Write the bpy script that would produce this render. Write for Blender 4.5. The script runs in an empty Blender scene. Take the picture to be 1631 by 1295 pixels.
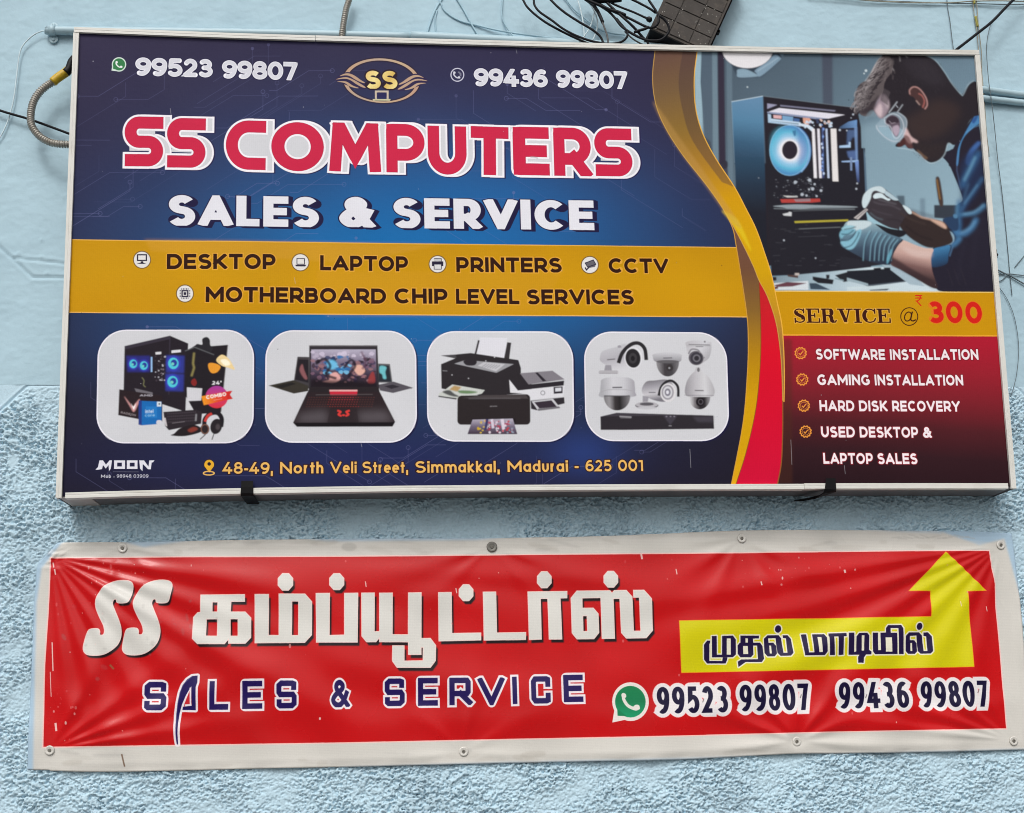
import bpy, bmesh, math, random
import numpy as np
from mathutils import Vector, Matrix

# ---------------------------------------------------------------- camera pose
# World: the wall face is the plane y = 0 (x to the right, z up), the street is at negative y.
# The pose was solved from the four corners of the sign box in the photograph.
PW, PH = 1631, 1295
FPX, CX, CY = 1800., 815.5, 900.
SIGN_W, SIGN_H, SIGN_D = 2.438, 1.2405, .115

def _solve():
    src = [(0, SIGN_H), (SIGN_W, SIGN_H), (SIGN_W, 0), (0, 0)]
    dst = [(118, 44), (1559, 80), (1618, 778), (89.5, 793)]
    A = []
    for (x, y), (u, v) in zip(src, dst):
        u -= CX; v -= CY
        A += [[x, y, 1, 0, 0, 0, -u * x, -u * y, -u], [0, 0, 0, x, y, 1, -v * x, -v * y, -v]]
    h = np.linalg.svd(np.array(A, float))[2][-1].reshape(3, 3)
    B = np.diag([1 / FPX, 1 / FPX, 1]) @ h
    B /= (np.linalg.norm(B[:, 0]) + np.linalg.norm(B[:, 1])) / 2
    if B[2, 2] < 0: B = -B
    a, b = B[:, 0] / np.linalg.norm(B[:, 0]), B[:, 1] / np.linalg.norm(B[:, 1])
    m, d = (a + b), (a - b); m /= np.linalg.norm(m); d /= np.linalg.norm(d)   # symmetric orthogonalisation
    r1, r2 = (m + d) / math.sqrt(2), (m - d) / math.sqrt(2)
    R = np.array([r1, np.cross(r2, r1), r2]).T
    return R, B[:, 2]
CAM_R, CAM_T = _solve()
CAM_T = CAM_T + CAM_R @ np.array([0, SIGN_D, 0])    # the sign face stands SIGN_D in front of the wall
CAM_C = -CAM_R.T @ CAM_T

def on_plane(px, py, y=0.):
    """the point of the plane y = const seen at pixel (px, py) of the photograph; works on arrays"""
    d = np.stack([(np.asarray(px, float) - CX) / FPX, (np.asarray(py, float) - CY) / FPX, np.ones_like(np.asarray(px, float))], -1) @ CAM_R
    t = (y - CAM_C[1]) / d[..., 1]
    return CAM_C + d * t[..., None]

def project(p):
    q = np.asarray(p, float) @ CAM_R.T + CAM_T
    return q[..., 0] / q[..., 2] * FPX + CX, q[..., 1] / q[..., 2] * FPX + CY

def make_canvas(Y, x0, x1, z0, z1, ppm, base):
    """a print sheet lying in the plane y = Y"""
    w, h = int((x1 - x0) * ppm), int((z1 - z0) * ppm)
    def tf(px, py):
        q = on_plane(px, py, Y)
        return np.stack([(q[..., 0] - x0) * ppm, (z1 - q[..., 2]) * ppm], -1)
    cv = Canvas(w, h, tf, base)
    a = tf(np.array([800., 810.]), np.array([600., 600.])); cv.ppx = abs(a[1, 0] - a[0, 0]) / 10
    cv.rect = (x0, x1, z0, z1); cv.ppm = ppm
    return cv
PANEL_Y = -SIGN_D + .006
def sign_canvas():
    c = on_plane(np.array([118, 1559, 1618, 89.5]), np.array([44, 80, 778, 793.]), PANEL_Y)
    return make_canvas(PANEL_Y, c[:, 0].min() - .01, c[:, 0].max() + .01, c[:, 2].min() - .01, c[:, 2].max() + .01, 1400, (50, 44, 70))

# ---------------------------------------------------------------- camera, world, sun, exposure
SC = bpy.context.scene
COL = SC.collection
cam_data = bpy.data.cameras.new('camera')
cam_data.sensor_fit = 'HORIZONTAL'; cam_data.sensor_width = 36.
cam_data.lens = 36. * FPX / PW
cam_data.shift_x = 0.; cam_data.shift_y = (CY - PH / 2) / PW
cam_data.clip_start = .05; cam_data.clip_end = 200.
camera = bpy.data.objects.new('camera', cam_data); COL.objects.link(camera)
_m = np.eye(4); _m[:3, 0] = CAM_R[0]; _m[:3, 1] = -CAM_R[1]; _m[:3, 2] = -CAM_R[2]; _m[:3, 3] = CAM_C
camera.matrix_world = Matrix(_m.tolist())
SC.camera = camera

SUN_EL, SUN_AZ = 48., 194.      # degrees; azimuth measured from +y (into the wall) clockwise: behind the photographer
world = bpy.data.worlds.new('World'); SC.world = world; world.use_nodes = True
_nt = world.node_tree; _bg = _nt.nodes['Background']
sky = _nt.nodes.new('ShaderNodeTexSky'); sky.sky_type = 'NISHITA'; sky.sun_disc = False
sky.sun_elevation = math.radians(SUN_EL); sky.sun_rotation = math.radians(SUN_AZ)
sky.air_density = 1.; sky.dust_density = 6.; sky.ozone_density = 1.
# an overcast day: most of the blue is washed out by cloud
_hs = _nt.nodes.new('ShaderNodeHueSaturation'); _hs.inputs['Saturation'].default_value = .25
_nt.links.new(sky.outputs[0], _hs.inputs['Color']); _nt.links.new(_hs.outputs[0], _bg.inputs['Color'])
_bg.inputs['Strength'].default_value = .15
sun_data = bpy.data.lights.new('sun', 'SUN'); sun_data.energy = .8; sun_data.angle = math.radians(12); sun_data.color = (1., .98, .95)
sun = bpy.data.objects.new('sun', sun_data); COL.objects.link(sun)
_e, _a = math.radians(SUN_EL), math.radians(SUN_AZ)
_dir = Vector((math.sin(_a) * math.cos(_e), math.cos(_a) * math.cos(_e), math.sin(_e)))
sun.rotation_euler = _dir.to_track_quat('Z', 'Y').to_euler()
sun.location = (1, -6, 8)
SC.view_settings.view_transform = 'Standard'; SC.view_settings.look = 'None'
SC.view_settings.gamma = 1.; SC.view_settings.use_curve_mapping = False
SC.view_settings.exposure = -.09
SC.render.engine = 'CYCLES'; SC.cycles.filter_width = .95

# ---------------------------------------------------------------- flat print
# The two printed faces (sign flex, vinyl banner) are drawn as vector shapes
# into arrays here; everything else in the scene is geometry.
def srgb(c):
    c = np.asarray(c, float) / 255.
    return np.where(c <= .04045, c / 12.92, ((c + .055) / 1.055) ** 2.4).astype(np.float32)

def box3(a, r):
    """three box blurs ~ gaussian of radius r (pixels)"""
    r = int(max(1, round(r)))
    for ax in (0, 1):
        for _ in range(3):
            pad = [(0, 0)] * a.ndim; pad[ax] = (r + 1, r)
            c = np.cumsum(np.pad(a, pad, mode='edge'), axis=ax, dtype=np.float64)
            n = a.shape[ax]
            hi = np.take(c, range(2 * r + 1, 2 * r + 1 + n), axis=ax)
            lo = np.take(c, range(0, n), axis=ax)
            a = ((hi - lo) / (2 * r + 1)).astype(np.float32)
    return a

def arc(cx, cy, rx, ry, a0, a1, n=None):
    n = n or max(4, int(abs(a1 - a0) / 9))
    return [(cx + rx * math.cos(math.radians(a0 + (a1 - a0) * i / n)),
             cy + ry * math.sin(math.radians(a0 + (a1 - a0) * i / n))) for i in range(n + 1)]

def ell(cx, cy, rx, ry=None, rot=0, n=32):
    ry = rx if ry is None else ry
    c, s = math.cos(math.radians(rot)), math.sin(math.radians(rot))
    return [(cx + rx * math.cos(t) * c - ry * math.sin(t) * s, cy + rx * math.cos(t) * s + ry * math.sin(t) * c)
            for t in (2 * math.pi * i / n for i in range(n))]

def sm(pts, closed=True, k=5):
    """Catmull-Rom through the points"""
    P = np.array(pts, float); n = len(P); out = []
    rng = range(n) if closed else range(n - 1)
    for i in rng:
        if closed: p0, p1, p2, p3 = P[i - 1], P[i], P[(i + 1) % n], P[(i + 2) % n]
        else: p0, p1, p2, p3 = P[max(i - 1, 0)], P[i], P[i + 1], P[min(i + 2, n - 1)]
        for j in range(k):
            t = j / k
            out.append(tuple(.5 * (2 * p1 + (p2 - p0) * t + (2 * p0 - 5 * p1 + 4 * p2 - p3) * t * t + (3 * p1 - p0 - 3 * p2 + p3) * t ** 3)))
    if not closed: out.append(tuple(P[-1]))
    return out

def orient(p):
    p = np.asarray(p, float)
    x, y = p[:, 0], p[:, 1]
    return p if (x * np.roll(y, -1) - y * np.roll(x, -1)).sum() > 0 else p[::-1]

def pieces(pts, w, closed=False, caps=0., rnd=False):
    """positively oriented convex pieces whose union is the thick line; caps = extension in half widths"""
    P = [np.array(p, float) for p in pts]
    Q = [P[0]]
    for p in P[1:]:
        if np.hypot(*(p - Q[-1])) > 1e-6: Q.append(p)
    if closed and np.hypot(*(Q[0] - Q[-1])) < 1e-6: Q.pop()
    h = w / 2; n = len(Q); out = []
    if n < 2: return [np.array(ell(Q[0][0], Q[0][1], h, n=12))]
    segs = n if closed else n - 1
    D = []
    for i in range(segs):
        a, b = Q[i], Q[(i + 1) % n]; d = (b - a) / np.hypot(*(b - a)); D.append(d)
        nn = np.array((-d[1], d[0])) * h
        a2 = a - d * h * caps if (i == 0 and not closed) else a
        b2 = b + d * h * caps if (i == segs - 1 and not closed) else b
        out.append(orient([a2 + nn, b2 + nn, b2 - nn, a2 - nn]))
    for i in (range(n) if closed else range(1, n - 1)):
        d0, d1 = D[i - 1], D[i % segs]
        cr = d0[0] * d1[1] - d0[1] * d1[0]; dt = d0 @ d1
        if abs(cr) < 1e-4 and dt > 0: continue
        s = -1 if cr > 0 else 1
        n0 = np.array((-d0[1], d0[0])) * h * s; n1 = np.array((-d1[1], d1[0])) * h * s
        p = Q[i]
        if rnd or dt < -.93:
            if dt < .96: out.append(np.array(ell(p[0], p[1], h, n=14)))
            else: out.append(orient([p, p + n0, p + n1]))
        else:
            m = (n0 + n1); m = m * (h * h * 2 / max(m @ m, 1e-9)) 
            out.append(orient([p, p + n0, p + m, p + n1]))
    if rnd and not closed:
        for p in (Q[0], Q[-1]): out.append(np.array(ell(p[0], p[1], h, n=14)))
    return out

def clip_y(poly, lo, hi):
    for sgn, lim in ((1, lo), (-1, hi)):
        out = []
        for i in range(len(poly)):
            a, b = poly[i - 1], poly[i]
            ia, ib = sgn * (a[1] - lim) >= 0, sgn * (b[1] - lim) >= 0
            if ia != ib:
                t = (lim - a[1]) / (b[1] - a[1]); out.append(a + (b - a) * t)
            if ib: out.append(b)
        if len(out) < 3: return None
        poly = out
    return np.array(poly)

class Canvas:
    SUB = 4
    def __init__(s, w, h, tf, base):
        s.w, s.h, s.tf = w, h, tf
        s.img = np.empty((h, w, 3), np.float32); s.img[:] = srgb(base)
        s.z = (0, 0, 1.)
    def T(s, pts):
        p = np.asarray(pts, float)
        return s.tf(p[:, 0] / s.z[2] + s.z[0], p[:, 1] / s.z[2] + s.z[1])
    def cov(s, polys, eo=False):
        ps = [np.asarray(p, float) for p in polys if p is not None and len(p) >= 3]
        if not ps: return None
        allp = np.concatenate(ps)
        x0 = max(0, int(allp[:, 0].min()) - 2); x1 = min(s.w, int(allp[:, 0].max()) + 3)
        y0 = max(0, int(allp[:, 1].min()) - 2); y1 = min(s.h, int(allp[:, 1].max()) + 3)
        if x1 <= x0 or y1 <= y0: return None
        A = np.concatenate(ps); B = np.concatenate([np.roll(p, -1, 0) for p in ps])
        sub = s.SUB
        ya, yb = A[:, 1] * sub - .5, B[:, 1] * sub - .5
        up = yb > ya
        lo = np.ceil(np.where(up, ya, yb)).astype(int); hi = np.ceil(np.where(up, yb, ya)).astype(int)
        lo = np.clip(lo, y0 * sub, y1 * sub); hi = np.clip(hi, y0 * sub, y1 * sub)
        n = np.maximum(hi - lo, 0)
        if n.sum() == 0: return None
        idx = np.repeat(np.arange(len(A)), n)
        off = np.arange(n.sum()) - np.repeat(np.cumsum(n) - n, n)
        line = lo[idx] + off
        t = (line - ya[idx]) / (yb[idx] - ya[idx])
        x = A[idx, 0] + (B[idx, 0] - A[idx, 0]) * t
        sg = np.where(up[idx], 1, -1)
        o = np.lexsort((x, line)); line, x, sg = line[o], x[o], sg[o]
        c = np.cumsum(sg); prev = c - sg
        if eo:
            first = np.r_[True, line[1:] != line[:-1]]
            start = np.maximum.accumulate(np.where(first, np.arange(len(line)), 0))
            e = (np.arange(len(line)) - start) % 2; sg2 = np.where(e == 0, 1, -1)
        else:
            sg2 = (c != 0).astype(int) - (prev != 0).astype(int)
        k = sg2 != 0; line, x, sg2 = line[k], x[k], sg2[k]
        x = np.clip(x - x0, 0, x1 - x0 - 1e-3); xi = x.astype(int); f = x - xi
        W = x1 - x0 + 1; row = line // sub - y0
        acc = np.bincount(row * W + xi, sg2 * (1 - f), minlength=(y1 - y0) * W + 1)[:(y1 - y0) * W] \
            + np.bincount(row * W + xi + 1, sg2 * f, minlength=(y1 - y0) * W + 1)[:(y1 - y0) * W]
        m = np.clip(np.cumsum(acc.reshape(y1 - y0, W), 1)[:, :-1] / sub, 0, 1)
        return m.astype(np.float32), x0, y0
    def paint(s, polys, col, alpha=1., blur=0, eo=False):
        if blur:
            P = np.concatenate([np.asarray(p, float) for p in polys if p is not None])
            pad = int(blur * 3) + 2
            r = s.cov(polys, eo)
            if r is None: return
            m, x0, y0 = r
            nx0, ny0 = max(0, x0 - pad), max(0, y0 - pad)
            nx1, ny1 = min(s.w, x0 + m.shape[1] + pad), min(s.h, y0 + m.shape[0] + pad)
            M = np.zeros((ny1 - ny0, nx1 - nx0), np.float32)
            M[y0 - ny0:y0 - ny0 + m.shape[0], x0 - nx0:x0 - nx0 + m.shape[1]] = m
            m, x0, y0 = box3(M, blur * .58), nx0, ny0
        else:
            r = s.cov(polys, eo)
            if r is None: return
            m, x0, y0 = r
        reg = s.img[y0:y0 + m.shape[0], x0:x0 + m.shape[1]]
        if callable(col):
            Y, X = np.mgrid[y0:y0 + m.shape[0], x0:x0 + m.shape[1]]; c = col(X, Y)
        else: c = srgb(col)
        reg += (c - reg) * (m * alpha)[..., None]
    # shapes in photo (or zoomed) coordinates
    def poly(s, pts, col, alpha=1., blur=0, holes=()):
        s.paint([s.T(pts)] + [s.T(h) for h in holes], col, alpha, blur, eo=bool(holes))
    def line(s, pts, w, col, alpha=1., blur=0, closed=False, rnd=False, caps=0.):
        s.paint(pieces(s.T(pts), w * s.ppx / s.z[2], closed, caps, rnd), col, alpha, blur)
    def lg(s, p0, p1, cols):
        a, b = s.T([p0, p1]); d = b - a; L = d @ d; C = srgb(cols)
        def f(X, Y):
            t = np.clip(((X - a[0]) * d[0] + (Y - a[1]) * d[1]) / L, 0, 1) * (len(C) - 1)
            i = np.minimum(t.astype(int), len(C) - 2); u = (t - i)[..., None]
            return C[i] * (1 - u) + C[i + 1] * u
        return f
    def rg(s, c0, r, cols):
        a, b = s.T([c0, (c0[0] + r, c0[1])]); R = np.hypot(*(b - a)); C = srgb(cols)
        def f(X, Y):
            t = np.clip(np.hypot(X - a[0], Y - a[1]) / R, 0, 1) * (len(C) - 1)
            i = np.minimum(t.astype(int), len(C) - 2); u = (t - i)[..., None]
            return C[i] * (1 - u) + C[i + 1] * u
        return f
    def text(s, txt, p0, p1, h, t=.2, col=None, outs=(), font=None, gap=.16, xs=1., shadow=None, slant=0., alpha=1., blur=0):
        """txt between photo points p0 and p1 on its base line, cap height h (photo px); outs = [(grow, colour)...] widest first"""
        font = font or GLYPH
        a, b = s.T([p0, p1]); L = np.hypot(*(b - a)); ux = (b - a) / L; uy = np.array((ux[1], -ux[0]))
        H = h * s.ppx / s.z[2]
        adv = 0; lay = []
        for ch in txt:
            if ch == ' ': adv += .42; continue
            w, paths = font[ch]; w = max(w * xs, t)
            lay.append((adv, w, paths)); adv += w + gap
        tot = adv - gap; fx = L / (tot * H)
        def build(grow, dx=0, dy=0):
            g = grow * s.ppx / s.z[2] / H
            out = []
            for x0, w, paths in lay:
                for pth in paths:
                    mult, caps, clip = 1., 1., True
                    if isinstance(pth, dict): mult, caps, clip, pth = pth.get('m', 1.), pth.get('c', 1.), pth.get('k', True), pth['p']
                    closed = pth[0] == 'o'
                    if closed: pth = pth[1:]
                    q = [(t / 2 + x * (w - t), t / 2 + y * (1 - t)) for x, y in pth]
                    tt = t * mult
                    for pc in pieces(q, tt + 2 * g, closed, (caps * t + 2 * g) / (tt + 2 * g), rnd=g > 0):
                        if clip: pc = clip_y(pc, -g, 1 + g)
                        if pc is None: continue
                        X = (x0 + pc[:, 0] + pc[:, 1] * slant) * fx * H + dx * s.ppx / s.z[2]
                        Y = pc[:, 1] * H - dy * s.ppx / s.z[2]
                        out.append(orient(a + X[:, None] * ux + Y[:, None] * uy))
            return out
        if shadow: s.paint(build(shadow[3] if len(shadow) > 3 else 0, shadow[0], shadow[1]), shadow[2])
        for o in outs:
            s.paint(build(o[0], *(o[2] if len(o) > 2 else (0, 0))), o[1])
        if col is not None: s.paint(build(0), col, alpha, blur)

A_ = arc
O_ = lambda cx, cy, rx, ry: ['o'] + ell(cx, cy, rx, ry, n=36)
GLYPH = {
 'A': (1.06, [[(0, 0), (.5, 1), (1, 0)], {'p': [(.2, .26), (.8, .26)], 'c': 0}]),
 'B': (.84, [[(0, 0), (0, 1)], {'p': [(0, 1), (.62, 1)] + A_(.62, .765, .3, .235, 90, -90) + [(0, .53)], 'c': 0}, {'p': [(0, .53), (.66, .53)] + A_(.66, .265, .34, .265, 90, -90) + [(0, 0)], 'c': 0}]),
 'C': (.98, [{'p': A_(.56, .5, .56, .5, 48, 312), 'c': .1}]),
 'D': (.98, [['o', (0, 0), (0, 1), (.45, 1)] + A_(.45, .5, .55, .5, 90, -90)]),
 'E': (.8, [[(1, 1), (0, 1), (0, 0), (1, 0)], [(0, .5), (.9, .5)]]),
 'F': (.72, [[(1, 1), (0, 1), (0, 0)], [(0, .47), (.9, .47)]]),
 'G': (1.02, [{'p': A_(.54, .5, .54, .5, 48, 318) + [(1, .46)], 'c': .1}, {'p': [(1, .46), (.6, .46)], 'c': .2}]),
 'H': (.92, [[(0, 0), (0, 1)], [(1, 0), (1, 1)], [(0, .5), (1, .5)]]),
 'I': (.1, [[(0, 0), (0, 1)]]),
 'K': (.9, [[(0, 0), (0, 1)], [(0, .32), (.92, 1.02)], [(.3, .52), (.98, -.02)]]),
 'L': (.74, [[(0, 1), (0, 0), (1, 0)]]),
 'M': (1.16, [[(0, 0), (0, 1), (.5, .28), (1, 1), (1, 0)]]),
 'N': (.94, [[(0, 0), (0, 1), (1, 0), (1, 1)]]),
 'O': (1.06, [O_(.5, .5, .5, .5)]),
 'P': (.84, [[(0, 0), (0, 1), (.55, 1)] + A_(.55, .66, .45, .34, 90, -90) + [(0, .32)]]),
 'R': (.86, [[(0, 0), (0, 1), (.55, 1)] + A_(.55, .67, .45, .33, 90, -90) + [(0, .34)], [(.5, .34), (1., -.03)]]),
 'S': (.86, [{'p': A_(.5, .76, .46, .24, 32, 250) + A_(.5, .24, .5, .27, 70, -148), 'c': .1}]),
 'T': (.88, [[(0, 1), (1, 1)], [(.5, 0), (.5, 1)]]),
 'U': (.92, [[(0, 1)] + A_(.5, .46, .5, .46, 180, 360) + [(1, 1)]]),
 'V': (1.02, [[(0, 1), (.5, 0), (1, 1)]]),
 'W': (1.5, [[(0, 1), (.26, 0), (.5, .95), (.74, 0), (1, 1)]]),
 'Y': (.98, [[(0, 1), (.5, .42), (1, 1)], [(.5, 0), (.5, .42)]]),
 '0': (.84, [O_(.5, .5, .5, .5)]),
 '1': (.42, [[(.1, .95), (1, .95), (1, 0)]]),
 '2': (.76, [{'p': A_(.5, .7, .44, .3, 155, -35) + [(0.02, 0), (1, 0)], 'c': .2}]),
 '3': (.76, [{'p': A_(.48, .765, .42, .235, 140, -90) + [(.34, .53)], 'c': .1}, {'p': [(.34, .53)] + A_(.48, .265, .5, .265, 90, -140), 'c': .1}]),
 '4': (.86, [[(.6, 1.05), (0, .24), (1, .24)], [(.72, 0), (.72, .5)]]),
 '5': (.78, [{'p': [(.92, 1), (.16, 1), (.1, .56), (.3, .62)] + A_(.46, .31, .52, .31, 90, -140), 'c': .2}]),
 '6': (.8, [O_(.5, .3, .5, .3), {'p': A_(.62, .38, .62, .62, 185, 68), 'c': .1}]),
 '7': (.76, [[(0, 1), (1, 1), (.38, -.05)]]),
 '8': (.8, [O_(.5, .765, .42, .235), O_(.5, .265, .5, .265)]),
 '9': (.8, [O_(.5, .7, .5, .3), {'p': A_(.38, .62, .62, .62, 5, -112), 'c': .1}]),
 '&': (.92, [sm([(1, -.04), (.62, .34), (.26, .7), (.26, .92), (.48, 1), (.68, .86), (.6, .68), (.2, .46), (0, .22), (.16, .02), (.46, -.02), (.76, .2), (.94, .5)], False)]),
 'a': (.64, [O_(.5, .33, .5, .33), [(1, 0), (1, .66)]]),
 'b': (.64, [O_(.5, .33, .5, .33), [(0, 0), (0, 1)]]),
 'd': (.64, [O_(.5, .33, .5, .33), [(1, 0), (1, 1.04)]]),
 'e': (.64, [{'p': [(0.02, .34), (1, .34)] + A_(.5, .33, .5, .33, 10, 312), 'c': 0}]),
 'h': (.56, [[(0, 0), (0, 1.04)], {'p': A_(.5, .36, .5, .32, 165, 0) + [(1, 0)], 'c': 1}]),
 'i': (.1, [[(0, 0), (0, .66)], {'p': [(0, .97), (0, .99)], 'm': 1.1}]),
 'k': (.56, [[(0, 0), (0, 1.04)], [(0, .26), (.86, .7)], [(.2, .36), (.95, -.02)]]),
 'l': (.1, [[(0, 0), (0, 1.04)]]),
 'm': (.98, [[(0, 0), (0, .66)], {'p': A_(.25, .4, .25, .28, 165, 0) + [(.5, 0)], 'c': 1}, {'p': A_(.75, .4, .25, .28, 165, 0) + [(1, 0)], 'c': 1}]),
 'n': (.56, [[(0, 0), (0, .66)], A_(.5, .36, .5, .32, 165, 0) + [(1, 0)]]),
 'o': (.68, [O_(.5, .33, .5, .33)]),
 'r': (.36, [[(0, 0), (0, .66)], {'p': A_(.9, .3, .8, .37, 160, 80), 'c': 0}]),
 't': (.38, [[(.5, 0), (.5, .92)], [(0, .64), (1, .64)]]),
 'u': (.56, [[(0, .66)] + A_(.5, .3, .5, .32, 180, 360) + [(1, .66)]]),
 ',': (.16, [{'p': [(.9, .08), (.2, -.22)], 'k': False}]),
 '-': (.36, [[(0, .36), (1, .36)]]),
 '"': (.3, [[(0, .8), (0, 1)], [(1, .8), (1, 1)]]),
 ':': (.1, [[(0, .1), (0, .12)], [(0, .5), (0, .52)]]),
}
_r = [(1, 1), (.3, 1)]
HEAD = dict(GLYPH)   # the wide round-shouldered display capitals of the headline
HEAD.update({
 'S': (.79, [{'p': [(1, 1), (.32, 1)] + A_(.32, .745, .32, .255, 90, 270) + [(.66, .49)] + A_(.66, .245, .34, .245, 90, -90) + [(.02, 0)], 'c': 1}]),
 'C': (.82, [{'p': [(1, 1), (.6, 1)] + A_(.6, .5, .6, .5, 90, 270) + [(1, 0)], 'c': 1}]),
 'O': (.98, [O_(.5, .5, .5, .5)]),
 'M': (1.12, [[(0.02, 0), (.08, 1)], [(.92, 1), (.98, 0)], [(.12, 1.06), (.5, .24), (.88, 1.06)]]),
 'P': (.83, [[(0, 0), (0, 1), (.5, 1)] + A_(.5, .66, .5, .34, 90, -90) + [(0, .32)]]),
 'U': (.82, [[(0, 1)] + A_(.5, .42, .5, .42, 180, 360) + [(1, 1)]]),
 'T': (.74, GLYPH['T'][1]), 'E': (.7, GLYPH['E'][1]),
 'R': (.84, [[(0, 0), (0, 1), (.5, 1)] + A_(.5, .65, .46, .35, 90, -90) + [(0, .3)], [(.52, .34), (.94, -.08)]]),
})
def _sq(*p): return {'p': list(p), 'c': 1}
BLOCK = dict(GLYPH)  # squared techno capitals on the banner
BLOCK.update({
 'S': (.82, [_sq((.96, .82), (.96, .97), (.85, 1), (.15, 1), (0, .9), (0, .6), (.1, .5), (.9, .5), (1, .4), (1, .1), (.85, 0), (.1, 0), (.02, .05), (.02, .16))]),
 'C': (.78, [_sq((1, .76), (1, .97), (.9, 1), (.12, 1), (0, .88), (0, .12), (.12, 0), (.9, 0), (1, .03), (1, .24))]),
 'R': (.86, [_sq((0, 0), (0, 1), (.85, 1), (.92, .92), (.92, .48), (.85, .4), (0, .4)), _sq((.5, .4), (1, 0))]),
 'L': (.74, GLYPH['L'][1]), 'E': (.76, GLYPH['E'][1]),
})
def _th(*p): return {'p': list(p), 'c': 1, 'm': 1.}
def _fa(*p): return {'p': list(p), 'c': .3, 'm': 2.5}
SERIF = {
 'E': (.84, [_fa((.22, .02), (.22, .98)), _th((0, 0), (1, 0), (1, .26)), _th((0, 1), (.97, 1), (.97, .76)), _th((.2, .52), (.62, .52)), _th((.64, .4), (.64, .64))]),
 'R': (.98, [_fa((.2, .02), (.2, .98)), _th((0, 0), (.4, 0)), {'p': [(0, 1), (.55, 1)] + A_(.55, .76, .16, .24, 90, -90) + [(.2, .52)], 'c': 0, 'm': 1.}, {'p': A_(.58, .76, .14, .2, 80, -80), 'c': 0, 'm': 2.8}, {'p': [(.58, .5), (.68, .38), (.7, .12), (.82, .02)], 'c': 0, 'm': 2.6}, _th((.82, 0), (.95, .02), (1, .14))]),
 'V': (.98, [{'p': [(.2, 1), (.52, .04)], 'c': 0, 'm': 2.5}, _th((.8, 1), (.54, .06)), _th((0, 1), (.42, 1)), _th((.62, 1), (1, 1))]),
 'I': (.46, [_fa((.5, .02), (.5, .98)), _th((0, 0), (1, 0)), _th((0, 1), (1, 1))]),
 'C': (.86, [{'p': A_(.54, .5, .54, .5, 40, 320), 'c': 0, 'm': 1.}, {'p': A_(.5, .5, .38, .46, 120, 240), 'c': 0, 'm': 2.4}, _th((.96, .7), (.96, 1)), _th((.98, .28), (.9, .12))]),
 'S': (.7, [{'p': A_(.48, .77, .44, .23, 25, 240), 'c': 0, 'm': 1.}, {'p': sm([(.16, .84), (.2, .66), (.5, .52), (.8, .4), (.84, .2)], False), 'c': 0, 'm': 2.7}, {'p': A_(.5, .23, .46, .23, 40, -150), 'c': 0, 'm': 1.}, _th((.92, .72), (.92, 1)), _th((.04, .28), (.04, 0))]),
}
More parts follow.
